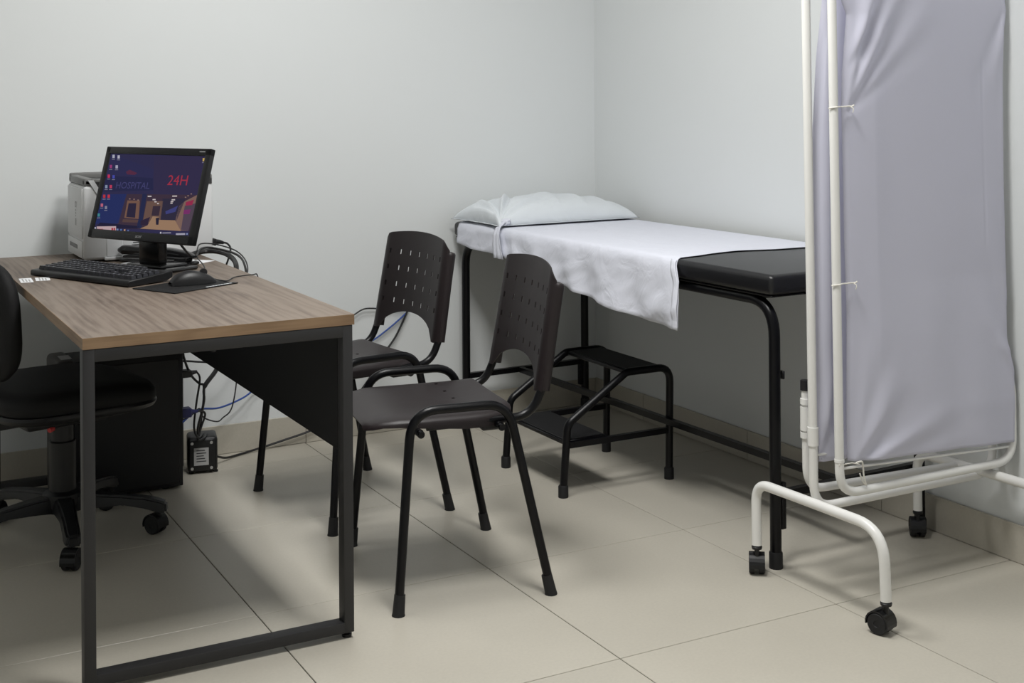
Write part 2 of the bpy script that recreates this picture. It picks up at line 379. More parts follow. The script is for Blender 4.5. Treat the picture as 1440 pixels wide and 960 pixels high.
# ------------------------------------------------------------------ monitor
yaw, tilt = -2.658, 0.276; MW, MH = .450, .277
mc = Vector((-1.972, -.708, .9785)) + Vector((-math.sin(-2.658), math.cos(-2.658), 0)) * -.005
mn = Vector((math.cos(yaw) * math.cos(tilt), math.sin(yaw) * math.cos(tilt), math.sin(tilt))); mr = Vector((-math.sin(yaw), math.cos(yaw), 0)); mu = mn.cross(mr)
mm = frame_m(mc, mr, mu, mn)
nb = Vector((math.cos(yaw), math.sin(yaw), 0)); base_c = Vector((-1.965, -.664, .75))
mon = thing('monitor', 'black widescreen monitor tilted back on a stand, showing a night wallpaper', 'monitor', base_c)
b = B()
bw, bt, bbm = .0215, .022, .026
box(b, (-MW / 2, MH / 2 - bt, -.018), (MW / 2, MH / 2, 0), .003, 2, mm); box(b, (-MW / 2, -MH / 2, -.018), (MW / 2, -MH / 2 + bbm, 0), .003, 2, mm)
box(b, (-MW / 2, -MH / 2, -.018), (-MW / 2 + bw, MH / 2, 0), .003, 2, mm); box(b, (MW / 2 - bw, -MH / 2, -.018), (MW / 2, MH / 2, 0), .003, 2, mm)
obj('bezel', b, BLACKPLASTIC, mon, True)
b = B(); box(b, (-MW / 2 + .012, -MH / 2 + .012, -.030), (MW / 2 - .016, MH / 2 - .012, -.0135), .006, 2, mm); box(b, (-.12, -.09, -.055), (.12, .08, -.029), .02, 3, mm); obj('back_shell', b, BLACKPLASTIC, mon, True)
PIC=[(1,(38,40,74),[(0.0,1.0),(0.502,0.808),(0.506,0.697),(-0.002,0.718)]),(1,(44,40,66),[(0.475,0.983),(0.985,1.0),(1.013,0.529),(0.55,0.496)]),(2,(30,34,64),[(-0.004,0.702),(0.512,0.698),(0.543,0.542),(0.001,0.489)]),(2,(28,42,92),[(-0.008,0.455),(0.271,0.476),(0.251,0.093),(0.002,0.068)]),(2,(58,44,52),[(0.271,0.476),(1.003,0.514),(0.999,0.066),(0.234,0.028)]),(3,(24,24,44),[(0.049,0.088),(0.483,0.078),(0.462,0.045),(0.012,0.013)]),(3,(128,92,66),[(0.293,0.394),(0.425,0.4),(0.455,0.168),(0.3,0.169)]),(3,(90,66,54),[(0.289,0.152),(0.457,0.158),(0.45,0.121),(0.289,0.113)]),(3,(28,36,66),[(0.438,0.488),(0.485,0.491),(0.504,0.05),(0.454,0.052)]),(3,(112,84,64),[(0.499,0.398),(0.667,0.412),(0.683,0.137),(0.503,0.119)]),(3,(40,38,52),[(0.656,0.442),(0.888,0.46),(0.843,0.169),(0.68,0.152)]),(3,(140,108,86),[(0.892,0.43),(1.003,0.514),(1.0,0.408),(0.981,0.064),(0.895,0.062),(0.83,0.168),(0.839,0.365)]),(3,(88,38,58),[(0.21,0.762),(0.246,0.793),(0.335,0.752),(0.312,0.727),(0.229,0.73)]),(4,(36,32,48),[(0.313,0.359),(0.394,0.366),(0.414,0.18),(0.319,0.182)]),(4,(52,40,46),[(0.574,0.342),(0.651,0.349),(0.656,0.226),(0.58,0.219)]),(4,(60,66,128),[(0.712,0.285),(0.827,0.364),(0.813,0.287),(0.724,0.248)]),(4,(176,138,96),[(0.594,0.213),(0.659,0.211),(0.664,0.174),(0.828,0.182),(0.909,0.056),(0.488,0.048),(0.56,0.094)]),(4,(84,70,78),[(0.895,0.369),(1.0,0.408),(0.981,0.064),(0.907,0.071)]),(5,(30,28,40),[(0.629,0.193),(0.662,0.204),(0.671,0.113),(0.646,0.111)]),(5,(40,30,44),[(0.479,0.147),(0.569,0.203),(0.559,0.102),(0.487,0.094)]),(5,(170,40,70),[(0.9,0.415),(0.975,0.451),(0.967,0.383),(0.901,0.37)]),(5,(132,44,104),[(0.896,0.317),(0.962,0.33),(0.958,0.27),(0.897,0.264)]),(5,(235,225,215),[(0.497,0.468),(0.537,0.471),(0.539,0.456),(0.5,0.453)]),(5,(235,225,215),[(0.555,0.431),(0.586,0.433),(0.588,0.418),(0.557,0.415)]),(5,(235,225,215),[(0.578,0.405),(0.602,0.406),(0.604,0.391),(0.581,0.389)]),(5,(235,225,215),[(0.61,0.384),(0.628,0.385),(0.631,0.37),(0.613,0.369)]),(5,(235,225,215),[(0.749,0.487),(0.797,0.491),(0.799,0.476),(0.751,0.472)]),(5,(235,225,215),[(0.75,0.441),(0.785,0.444),(0.787,0.429),(0.752,0.426)]),(5,(235,225,215),[(0.744,0.418),(0.772,0.42),(0.774,0.405),(0.746,0.403)]),(5,(235,225,215),[(0.745,0.398),(0.767,0.4),(0.769,0.385),(0.747,0.383)]),(5,(160,130,110),[(0.306,0.421),(0.322,0.422),(0.324,0.409),(0.308,0.408)]),(5,(160,130,110),[(0.353,0.42),(0.369,0.421),(0.371,0.408),(0.355,0.407)]),(5,(160,130,110),[(0.398,0.412),(0.414,0.413),(0.416,0.401),(0.4,0.4)]),(5,(160,130,110),[(0.877,0.48),(0.892,0.481),(0.894,0.469),(0.879,0.468)]),(5,(160,130,110),[(0.9,0.5),(0.914,0.501),(0.916,0.489),(0.901,0.488)]),(5,(160,130,110),[(0.927,0.525),(0.942,0.526),(0.943,0.514),(0.929,0.513)]),(6,(200,205,215),[(0.022,0.982),(0.047,0.983),(0.055,0.94),(0.029,0.939)]),(6,(150,150,165),[(0.025,0.926),(0.06,0.927),(0.061,0.919),(0.027,0.918)]),(6,(215,215,225),[(0.08,0.976),(0.105,0.977),(0.112,0.934),(0.087,0.933)]),(6,(150,150,165),[(0.084,0.92),(0.117,0.921),(0.119,0.913),(0.085,0.912)]),(6,(170,60,120),[(0.017,0.846),(0.043,0.847),(0.05,0.805),(0.025,0.804)]),(6,(150,150,165),[(0.021,0.79),(0.055,0.792),(0.057,0.784),(0.023,0.782)]),(6,(200,200,215),[(0.082,0.844),(0.108,0.845),(0.115,0.803),(0.089,0.802)]),(6,(150,150,165),[(0.086,0.788),(0.12,0.79),(0.121,0.782),(0.087,0.78)]),(6,(230,50,90),[(0.018,0.718),(0.043,0.719),(0.051,0.677),(0.025,0.675)]),(6,(150,150,165),[(0.022,0.662),(0.056,0.664),(0.057,0.656),(0.023,0.654)]),(6,(70,80,190),[(0.072,0.712),(0.097,0.714),(0.104,0.671),(0.079,0.67)]),(6,(150,150,165),[(0.075,0.657),(0.109,0.659),(0.11,0.651),(0.077,0.649)]),(6,(150,170,190),[(0.016,0.578),(0.041,0.58),(0.049,0.538),(0.023,0.536)]),(6,(150,150,165),[(0.02,0.523),(0.054,0.525),(0.055,0.517),(0.021,0.514)]),(6,(225,60,90),[(0.065,0.581),(0.091,0.583),(0.098,0.541),(0.072,0.539)]),(6,(150,150,165),[(0.069,0.526),(0.103,0.528),(0.104,0.52),(0.07,0.518)]),(6,(215,50,50),[(0.016,0.451),(0.042,0.452),(0.049,0.411),(0.023,0.409)]),(6,(150,150,165),[(0.02,0.396),(0.054,0.398),(0.055,0.39),(0.021,0.387)]),(6,(230,50,60),[(0.066,0.454),(0.091,0.456),(0.098,0.414),(0.073,0.413)]),(6,(150,150,165),[(0.069,0.399),(0.103,0.402),(0.104,0.394),(0.071,0.391)]),(6,(220,110,130),[(0.012,0.333),(0.038,0.335),(0.045,0.294),(0.019,0.292)]),(6,(150,150,165),[(0.016,0.278),(0.05,0.281),(0.051,0.273),(0.017,0.27)]),(6,(150,150,165),[(0.063,0.305),(0.088,0.307),(0.095,0.266),(0.07,0.264)]),(6,(150,150,165),[(0.066,0.251),(0.1,0.254),(0.101,0.246),(0.068,0.243)]),(6,(60,150,150),[(0.002,0.203),(0.027,0.205),(0.034,0.164),(0.009,0.162)]),(6,(150,150,165),[(0.006,0.148),(0.039,0.152),(0.041,0.144),(0.007,0.14)]),(6,(235,200,90),[(0.976,0.971),(0.998,0.972),(1.003,0.933),(0.981,0.932)]),(6,(150,150,165),[(0.978,0.919),(1.007,0.921),(1.008,0.913),(0.979,0.912)]),(6,(225,195,190),[(0.023,0.034),(0.232,0.056),(0.244,-0.015),(0.035,-0.038)]),(6,(220,220,230),[(0.002,0.023),(0.019,0.024),(0.022,0.002),(0.006,0.001)]),(6,(120,150,200),[(0.247,0.025),(0.263,0.027),(0.267,0.005),(0.251,0.003)]),(6,(90,130,190),[(0.284,0.024),(0.3,0.026),(0.304,0.005),(0.288,0.003)]),(6,(220,170,120),[(0.323,0.024),(0.339,0.026),(0.342,0.004),(0.326,0.002)]),(6,(90,120,170),[(0.361,0.022),(0.377,0.023),(0.38,0.002),(0.364,0.0)]),(6,(230,230,235),[(0.702,0.026),(0.717,0.027),(0.72,0.007),(0.705,0.005)]),(6,(150,170,210),[(0.966,0.036),(0.98,0.038),(0.983,0.017),(0.969,0.016)]),(6,(170,170,180),[(0.728,0.021),(0.813,0.031),(0.815,0.019),(0.73,0.009)]),(6,(190,190,200),[(0.864,0.024),(0.955,0.035),(0.958,0.013),(0.867,0.002)]),(7,(190,50,60),[(0.187,0.03),(0.206,0.032),(0.212,-0.002),(0.193,-0.004)]),(7,(190,50,60),[(0.211,0.032),(0.228,0.034),(0.233,-0.0),(0.217,-0.002)]),(7,(205,110,110),[(0.042,0.005),(0.098,0.011),(0.099,0.001),(0.044,-0.005)])]
sx0, sx1, sy0, sy1 = -MW / 2 + bw - .001, MW / 2 - bw + .001, -MH / 2 + bbm - .001, MH / 2 - bt + .001
def scr(u, v, z): return mm @ Vector((sx0 + (sx1 - sx0) * u, sy0 + (sy1 - sy0) * v, -.0030 + z * .00006))
cols = {}; smats = []
def smat(c):
    if c not in cols: cols[c] = len(smats); smats.append(emis('screen_glow', lin(tuple(v * .74 + q for v, q in zip(c, (20, 18, 26)))), 0.9))  # colours lifted towards grey purple, painting in the haze reflected on the display
    return cols[c]
b = B()
vs = [b.verts.new(scr(u, v, 0)) for u, v in ((0, 0), (1, 0), (1, 1), (0, 1))]; b.faces.new(vs).material_index = smat((40, 40, 70))
for z, c, ps in PIC:
    f = b.faces.new([b.verts.new(scr(max(0, min(1, u)), max(0, min(1, v)), z)) for u, v in ps]); f.material_index = smat(c)
def scr_text(txt, u, v, hu, wu, c, ang=0, z=8):
    p = scr(u, v, z); t = text_bm(txt, 1.0, Matrix.Identity(4), 0)
    xsz = max(q.co.x for q in t.verts) - min(q.co.x for q in t.verts); ysz = max(q.co.y for q in t.verts) - min(q.co.y for q in t.verts)
    w_, h_ = wu * (sx1 - sx0), hu * (sy1 - sy0)
    merge(b, t, frame_m(p, mr, mu, mn) @ Matrix.Rotation(ang, 4, 'Z') @ Matrix.Diagonal((w_ / xsz, h_ / ysz, 1, 1)), smat(c))
scr_text('HOSPITAL', .315, .585, .085, .36, (64, 66, 112), .02)
scr_text('24H', .775, .675, .125, .20, (190, 44, 58), .02)
scr = obj('screen', b, smats, mon, True, smooth=0, rec=False)


b = text_bm('acer', .015, frame_m(mm @ Vector((0, -MH / 2 + .013, .0006)), mr, mu, mn), .0003, sp=1.05); obj('logo', b, SILVER, mon, True, smooth=0)
b = B(); box(b, (MW / 2 - .045, MH / 2 - .011, 0), (MW / 2 - .022, MH / 2 - .008, .0004), mtx=mm); obj('model_print', b, SILVER, mon, True, smooth=0)
# stand
sm = frame_m(base_c, mr, -nb, Vector((0, 0, 1)))   # x: to viewer's right, y: away from viewer
b = B(); box(b, (-.045, .0, .018), (.045, .036, .215), .008, 3, sm); box(b, (-.05, -.012, .16), (.05, .02, .235), .008, 2, sm); obj('stand_column', b, GLOSSBLACK, mon, True)
b = B(); box(b, (-.105, -.062, .0), (.105, .100, .012), .006, 2, sm); box(b, (-.075, -.02, .010), (.075, .085, .02), .006, 2, sm); obj('stand_base', b, GLOSSBLACK, mon, True)

# ------------------------------------------------------------------ keyboard, mouse pad, mouse
kx = Vector((.189, -.393, 0)).normalized(); ky = Vector((0, 0, 1)).cross(kx)   # along keys, away from the typist
k0 = Vector((-2.283, -.594, .7502)); km = frame_m(k0, kx, ky, Vector((0, 0, 1))); KW, KD = .440, .150
kb = thing('keyboard', 'black wired keyboard on the desk in front of the monitor', 'keyboard', k0)
b = B(); t = B()
prof = [(0, .002), (0, .013), (.004, .017), (.060, .0205), (KD - .03, .026), (KD - .004, .029), (KD, .026), (KD, .012), (KD - .02, .004), (.02, .001)]
A = [t.verts.new((0, y, z)) for y, z in prof]; Q = [t.verts.new((KW, y, z)) for y, z in prof]; n_ = len(prof)
t.faces.new(A); t.faces.new(Q[::-1])
for i in range(n_): t.faces.new((A[i], A[(i + 1) % n_], Q[(i + 1) % n_], Q[i]))
bmesh.ops.recalc_face_normals(t, faces=t.faces); bmesh.ops.bevel(t, geom=t.edges[:], offset=.0015, segments=1, affect='EDGES', clamp_overlap=True); merge(b, t, km); obj('body', b, BLACKPLASTIC, kb, True)
b = B(); leg = B()
rows = [[1] * 15, [1] * 13 + [2], [1.5] + [1] * 12 + [1.5], [1.75] + [1] * 11 + [2.25], [2.25] + [1] * 10 + [2.75], [1.25, 1.25, 1.25, 6.25, 1.25, 1.25, 1.25, 1.25]]
for r in range(6):
    yy = KD - .030 - r * .0195 - (0 if r == 0 else .004); zz = .0175 + (yy / KD) * .0105
    xx = .012; un = .0186
    def key(x0, wd):
        t2 = B(); bmesh.ops.create_cube(t2, size=1)
        for v in t2.verts:
            s_ = .90 if v.co.z < 0 else .70
            v.co = Vector((x0 + wd / 2 + v.co.x * (wd - .0186 * (1 - s_)), yy + .009 + v.co.y * .0186 * s_, zz + (.0035 + v.co.z * .010)))
        merge(b, t2, km)
        if wd < .03: box(leg, (x0 + wd * .32, yy + .009, zz + .0085), (x0 + wd * .55, yy + .0125, zz + .00885), mtx=km)
    for wd in rows[r]: key(xx, wd * un); xx += wd * un
    for k in range(3):
        if r in (1, 2, 5) or r == 0 or (r == 4 and k == 1): key(.012 + 15.25 * un + k * un, un)
    for k in range(4): 
        if r: key(.012 + 18.5 * un + k * un, un)
o = obj('keys', b, KEYS, kb, True, smooth=20); o['kind'] = 'stuff'
o = obj('key_legends', leg, KEYPRINT, kb, True, smooth=0); o['kind'] = 'stuff'
for xx in (.03, KW - .06):
    b = B(); box(b, (xx, KD - .035, .0), (xx + .03, KD - .02, .014), .002, 1, km); obj('foot', b, BLACKPLASTIC, kb, True)
pc = [Vector((-2.088, -1.023, .7502)), Vector((-2.012, -1.170, .7502)), Vector((-1.814, -1.064, .7502)), Vector((-1.890, -.917, .7502))]
pad = thing('mouse_pad', 'thin black mouse pad on the desk right of the keyboard', 'mouse pad', sum(pc, Vector()) / 4)
px_ = (pc[2] - pc[1]).normalized(); py_ = (pc[0] - pc[1]).normalized(); pm = frame_m(pc[1], px_, py_, Vector((0, 0, 1))); PL, PW = (pc[2] - pc[1]).length, (pc[0] - pc[1]).length
b = B(); box(b, (0, 0, 0), (PL, PW, .0028), .0012, 2, pm); obj('pad', b, UPHOL, pad, True)
b = B()
for k in range(9): box(b, (PL - .108 + k * .0105, .006, .0028), (PL - .1015 + k * .0105 + .001, .012, .0031), mtx=pm)
obj('print', b, WHITELABEL, pad, True, smooth=0, label='small white lettering along the pad edge')
mxx = Vector((math.cos(.05), math.sin(.05), 0)); myy = Vector((0, 0, 1)).cross(mxx)
mo = Vector((-1.930, -1.030, .7531)); mmx = frame_m(mo, mxx, myy, Vector((0, 0, 1)))
mouse = thing('mouse', 'black wired computer mouse resting on the mouse pad', 'mouse', mo)
b = B(); L_, W_, H_ = .122, .064, .036
def mf(i, j):
    u = i / 16; a = math.pi * j / 12
    wd = W_ / 2 * (math.sin(math.pi * (.06 + .88 * u)) ** .38) * (1 - .10 * math.sin(math.pi * u))
    hh = H_ * (math.sin(math.pi * (.03 + .94 * u ** .85)) ** .62)
    return mmx @ Vector((-L_ / 2 + L_ * u, wd * math.copysign(abs(math.cos(a)) ** .75, math.cos(a)), .001 + hh * max(0, math.sin(a)) ** .7))
grid(b, 17, 13, mf); e = [e for e in b.edges if e.is_boundary]; bmesh.ops.holes_fill(b, edges=e, sides=0); obj('body', b, BLACKPLASTIC, mouse, True, smooth=60)
b = B(); cyl(b, mmx @ Vector((.030, -.004, .030)), mmx @ Vector((.030, .004, .030)), .010, 14); obj('scroll_wheel', b, RUBBER, mouse, True)
b = B(); tube(b, spline([mmx @ Vector((.058, 0, .010)), (-1.850, -1.030, .757), (-1.830, -1.018, .7535), (-1.800, -.965, .7530), (-1.777, -.945, .7530), (-1.735, -.935, .7535), (-1.7195, -.932, .750), (-1.7175, -.925, .70), (-1.7175, -.80, .50)], 6), .0017, 8); obj('cable', b, WIRE, mouse, True)

# ------------------------------------------------------------------ printer
PX0, PX1, PY0, PY1, PZ = -2.096, -1.692, -.378, -.112, .7502
pr = thing('printer', 'white desktop printer with dark grey top behind the monitor', 'printer', ((PX0 + PX1) / 2, (PY0 + PY1) / 2, PZ))
b = B(); box(b, (PX0, PY0, PZ + .006), (PX1, PY1, .986), .010, 3); obj('body', b, PRINTER, pr, True)
b = B()
box(b, (PX0 + .002, PY0 + .002, .986), (PX1 - .002, PY0 + .026, 1.006), .005, 2); box(b, (PX0 + .002, PY1 - .026, .986), (PX1 - .002, PY1 - .002, 1.016), .005, 2)
box(b, (PX1 - .09, PY0 + .002, .986), (PX1 - .002, PY1 - .002, 1.012), .005, 2); box(b, (PX0 + .002, PY0 + .002, .986), (PX0 + .03, PY1 - .002, 1.010), .006, 2)
obj('top_rim', b, PRINTMID, pr, True, label='grey rim around the paper output')
b = B(); t = B(); plate(t, [(PX0 + .03, PY0 + .026), (PX1 - .09, PY0 + .026), (PX1 - .09, PY1 - .026), (PX0 + .03, PY1 - .026)], .986, .990)
for v in t.verts:
    if v.co.z > .988: v.co.z += .012 * (1 - (v.co.x - PX0) / .3)
merge(b, t); obj('output_tray', b, PRINTGREY, pr, True)
b = B(); box(b, (PX0 + .035, PY0 - .0015, .980), (PX1 - .004, PY0 + .003, .998), .001, 1); obj('dark_band', b, PRINTGREY, pr, True)
b = B(); box(b, (PX0 - .004, PY0 + .012, .822), (PX0 + .004, PY1 - .012, .978), .003, 2); obj('front_panel', b, PRINTER, pr, True)
b = B(); box(b, (PX0 - .004, PY0 + .012, .762), (PX0 + .004, PY1 - .012, .815), .003, 2); tr = obj('paper_tray', b, PRINTER, pr, True)
b = B(); box(b, (PX0 - .0055, PY0 + .085, .786), (PX0 - .0035, PY1 - .055, .799), .001, 1); obj('handle', b, PRINTMID, tr, True)
b = B()

fm = frame_m((PX0 - .0043, -.268, .0), Vector((0, -1, 0)), Vector((0, 0, 1)), Vector((-1, 0, 0)))
for (u0, v0, u1, v1) in ((-.010, .915, .010, .918), (-.010, .930, .010, .933), (-.010, .915, -.007, .933), (.007, .915, .010, .933), (-.006, .903, .006, .908), (-.007, .894, .007, .899), (-.005, .886, .005, .890), (-.009, .858, .009, .880)):
    box(b, (u0, v0, 0), (u1, v1, .0004), mtx=fm)
obj('front_print', b, LABELM, pr, True, smooth=0)
b = B()
for p0, p1, p2, p3 in (((-2.083, 1.004), (-2.066, 1.004), (-1.985, .87), (-2.0, .87)),):
    t = B(); vs = [t.verts.new((x, PY0 - .002, z)) for x, z in (p0, p1, p2, p3)]; t.faces.new(vs); solid(t, .001); merge(b, t)
obj('tape_strip', b, FILM, pr, True, smooth=0, label='strip of clear film stuck over the printer corner')
b = B(); box(b, (-2.035, PY0 - .012, PZ + .004), (-1.972, PY0 + .004, .765), .004, 2); box(b, (-2.028, PY0 - .003, .765), (-1.978, PY0 + .002, .832), .002, 1); obj('side_flap', b, FILM, pr, True)
b = B()
for k in range(5): box(b, (-1.955 + .004 * k, PY0 - .0008, .788 + k * .0075), (-1.925 + .001 * k, PY0 + .002, .7912 + k * .0075))
obj('vent', b, INK, pr, True, smooth=0)
for x in (PX0 + .03, PX1 - .09):
    for y in (PY0 + .03, PY1 - .03):
        b = B(); cyl(b, (x, y, .75), (x, y, .757), .012, 12); obj('foot', b, RUBBER, pr, True)

# ------------------------------------------------------------------ stapler and paper under the monitor
st = thing('stapler', 'long black desk stapler lying behind the monitor stand', 'stapler', (-1.93, -.50, .752))
sa = Vector((.62, -.78, 0)).normalized(); stm = frame_m((-1.990, -.396, .7521), sa, Vector((0, 0, 1)).cross(sa), Vector((0, 0, 1)))
b = B(); box(b, (.01, -.019, 0), (.285, .019, .009), .003, 2, stm); obj('base', b, GLOSSBLACK, st, True)
b = B(); box(b, (.02, -.014, .012), (.25, .014, .019), .002, 1, stm); obj('magazine', b, PRINTGREY, st, True)
b = B()
def sf(i, j):
    u = i / 14; a = 2 * math.pi * j / 12; h = interp([(0, .006), (.06, .015), (.3, .014), (.7, .017), (.9, .014), (1, .004)], u); wd = interp([(0, .008), (.08, .020), (.9, .021), (1, .01)], u)
    return stm @ Vector((-.004 + .285 * u, wd * math.copysign(abs(math.cos(a)) ** .7, math.cos(a)), interp([(0, .034), (.1, .036), (.6, .033), (1, .024)], u) + h * math.copysign(abs(math.sin(a)) ** .7, math.sin(a))))
grid(b, 15, 13, sf); bmesh.ops.remove_doubles(b, verts=b.verts, dist=1e-5); bmesh.ops.holes_fill(b, edges=[e for e in b.edges if e.is_boundary], sides=0); obj('arm', b, GLOSSBLACK, st, True, smooth=60)
b = B(); box(b, (.215, -.017, .008), (.262, .017, .026), .003, 1, stm); obj('hinge', b, BLACKPLASTIC, st, True)
b = B(); box(b, (-.115, -.08, 0), (.115, .08, .0014), mtx=frame_m((-1.868, -.500, .7503), sa, Vector((0, 0, 1)).cross(sa), Vector((0, 0, 1)))); solo('paper_sheet', b, PAPER, 'white paper sheet under the black stapler behind the monitor', 'paper', (-1.868, -.5, .7503), smooth=0)

# ------------------------------------------------------------------ cables on the desk
def cable(name, label, pts, r, m=WIRE, n=6, extra=None):
    t = thing(name, label, 'cable', pts[-1] if pts[-1][2] < pts[0][2] else pts[0])
    b = B(); tube(b, spline(pts, n), r, 8); obj('cord', b, m, t, True)
    if extra: extra(t)
    return t
def plug(t):
    b = B(); box(b, (-1.6915, -.384, .779), (-1.683, -.356, .802), .003, 2); tube(b, [(-1.684, -.37, .791), (-1.668, -.366, .789), (-1.655, -.362, .785)], lambda s: .009 - .004 * s, 10); obj('plug', b, BLACKPLASTIC, t, True)
cable('power_cable', 'black power cord plugged into the side of the white printer', [(-1.657, -.362, .786), (-1.640, -.355, .781), (-1.633, -.368, .765), (-1.645, -.385, .735), (-1.66, -.36, .66), (-1.65, -.30, .50), (-1.645, -.25, .36)], .0032, extra=plug)
cable('cable_bundle', 'thick black sleeved cable bundle falling over the right desk edge', [(-1.83, -.55, .764), (-1.783, -.460, .766), (-1.735, -.425, .768), (-1.705, -.450, .769), (-1.690, -.53, .766), (-1.694, -.62, .756), (-1.706, -.68, .738), (-1.713, -.68, .69), (-1.713, -.55, .50)], .0078)
cable('monitor_cable', 'black video cable hanging from behind the monitor onto the desk', [(-1.905, -.690, .862), (-1.868, -.66, .820), (-1.835, -.63, .785), (-1.80, -.57, .770), (-1.765, -.50, .785), (-1.725, -.49, .785), (-1.68, -.60, .772), (-1.690, -.72, .745), (-1.7045, -.76, .68), (-1.7045, -.60, .52)], .0036)
cable('thin_cable', 'thin black cable looping beside the monitor base toward the mouse', [(-1.775, -.475, .762), (-1.800, -.60, .766), (-1.815, -.72, .760), (-1.835, -.80, .7522), (-1.853, -.862, .7522), (-1.872, -.90, .7522)], .0019)
cable('usb_cable', 'thin black cable curving over the other cables at the desk edge', [(-1.775, -.490, .779), (-1.74, -.40, .790), (-1.69, -.41, .786), (-1.655, -.52, .772), (-1.672, -.68, .748), (-1.7, -.74, .70), (-1.70, -.60, .55)], .0022)

# ------------------------------------------------------------------ visitors' chairs
def make_chair(label, loc, rotz):
    t = thing('visitor_chair', label, 'chair', loc, rotz, 'brown plastic chairs beside the desk')
    r = .0115
    for s in (-1, 1):
        p = fillet([(-.192, s * .262, .012), (-.150, s * .236, .483), (.100, s * .236, .483), (.203, s * .262, .012)], [0, .075, .075, 0], 8)
        b = B(); tube(b, p, r, 12); lp = obj('leg_loop', b, BLACKTUBE, t)
        for fx, dx in ((-.192, -.0045), (.203, .0105)):
            b = B(); tube(b, [(fx, s * .262, .0), (fx - dx * .05, s * .262, .006), (fx - dx * 1.0, s * .2595, .050)], lambda q: .0165 - .003 * q, 12); obj('rubber_foot', b, RUBBER, lp)
        for bx in (-.125, .085):
            b = B(); cyl(b, (bx, s * .262 * .92, .425), (bx, s * .205, .425), .008, 10); lathe(b, [(.010, -.005), (.010, .003), (.006, .007)], 10, Matrix.Translation((bx, s * .222, .425)) @ Matrix.Rotation(math.pi / 2, 4, 'X')); obj('bolt', b, BLACKTUBE, lp)
        b = B(); tube(b, fillet([(-.10, s * .195, .432), (.178, s * .195, .436), (.2235, s * .195, .540), (.2525, s * .188, .738)], [0, .075, .2, 0], 10), .0110, 12, sq=None); obj('back_upright', b, BLACKTUBE, t)
    for bx in (-.125, .085):
        b = B(); tube(b, [(bx, -.236, .424), (bx, .236, .424)], .0095, 10); obj('cross_bar', b, BLACKTUBE, t)
    for y0 in (-.196, .166):
        b = B(); box(b, (.045, y0, .408), (.100, y0 + .030, .428), .004, 1); obj('seat_bracket', b, BLACKPLASTIC, t)
    # seat shell with a row of slots
    X = [-.252, -.246, -.235, -.21, -.17, -.11, -.05, .0, .022, .031, .06, .10, .122, .130]
    sy = sorted(set([-.208, -.2065, -.203, -.190, .190, .203, .2065, .208, -.15, .15, -.11, .11] + [round(v + e, 4) for v in (-.080, -.005, .075, .158) for e in (-.006, .006)]))
    def zs(x, y):
        z = .4575 - .006 * math.exp(-((y / .12) ** 2 + ((x + .02) / .13) ** 2))
        z -= .018 * max(0, (-.17 - x) / .08) ** 2 + .007 * max(0, (abs(y) - .17) / .035) ** 2
        z += .008 * max(0, (x - .06) / .07) ** 2
        z -= {.208: .028, .2065: .012, .203: .003}.get(abs(y), 0) * interp([(-.25, .15), (-.15, .5), (0, 1)], x)
        return z
    def inset(x):
        return interp([(-.252, .72), (-.246, .80), (-.235, .87), (-.19, .97), (-.15, 1), (.05, 1), (.09, .98), (.122, .90), (.130, .86)], x)
    b = B(); SY = sy
    def skip(i, j):
        return X[i] == .022 and any(abs((SY[j] + SY[j + 1]) / 2 - v) < .004 for v in (-.080, -.005, .075, .158))
    grid(b, len(X), len(SY), lambda i, j: (X[i], SY[j] * inset(X[i]), zs(X[i], SY[j])), skip)
    solid(b, .007); obj('seat', b, PLASTIC, t, smooth=50)
    # backrest: curved shell, four rows of slots, arched lower edge
    uc = [(k - 3) * .270 for k in range(7)]
    U_ = sorted(set([-1, -.97, -.9, .9, .97, 1] + [round(c + e, 3) for c in uc for e in (-.021, .021)] + [round((a + c) / 2, 3) for a, c in zip(uc, uc[1:])]))
    zr = [.590, .642, .694, .746]
    def zt(u): return .818 - .016 * u * u - .026 * max(0, (abs(u) - .84) / .16) ** 2.4
    def zb(u): return .496 + (.066 * math.sqrt(max(0, 1 - (u / .80) ** 2)) if abs(u) < .80 else 0)
    nlow, ntop = 4, 4
    Z = [('l', k / nlow) for k in range(nlow)] + [('m', .574)]
    for z in zr: Z += [('m', z - .0075), ('m', z + .0075)]
    Z += [('m', .764)] + [('t', (k + 1) / ntop) for k in range(ntop)]
    def zz(u, q):
        if q[0] == 'l': return zb(u) + (.574 - zb(u)) * q[1]
        if q[0] == 'm': return q[1]
        return .764 + (zt(u) - .764) * q[1]
    def bx_(u, z):
        return .236 + .17 * (z - .77) + .026 * (1 - u * u) + (.03 * max(0, (abs(u) - .9) / .1) ** 2 * .5)
    def fn(i, j):
        u = U_[i]; z = zz(u, Z[j]); hw = .205 - .012 * (z - .5) / .3
        return (bx_(u, z), u * hw, z)
    def skip2(i, j):
        um = (U_[i] + U_[i + 1]) / 2
        if not any(abs(um - c) < .01 for c in uc): return False
        return Z[j][0] == 'm' and Z[j + 1][0] == 'm' and abs(Z[j + 1][1] - Z[j][1] - .015) < 1e-4
    b = B(); grid(b, len(U_), len(Z), fn, skip2); solid(b, .0034); bk = obj('backrest', b, PLASTIC, t, smooth=35)
    for s in (-1, 1):
        b = B(); pts = [(.2125, s * .192, .498), (.2245, s * .191, .57), (.2425, s * .189, .68), (.2555, s * .187, .748), (.2600, s * .1865, .772)]
        tube(b, spline(pts, 4), lambda q: .0165 if q < .86 else .0165 * math.sqrt(max(.02, 1 - ((q - .86) / .142) ** 2)), 12); obj('upright_sleeve', b, PLASTIC, bk)
    return t
make_chair('nearer brown plastic chair with slotted backrest, in front beside the end of the desk', (-1.36, -1.40, 0), math.radians(-9.1))
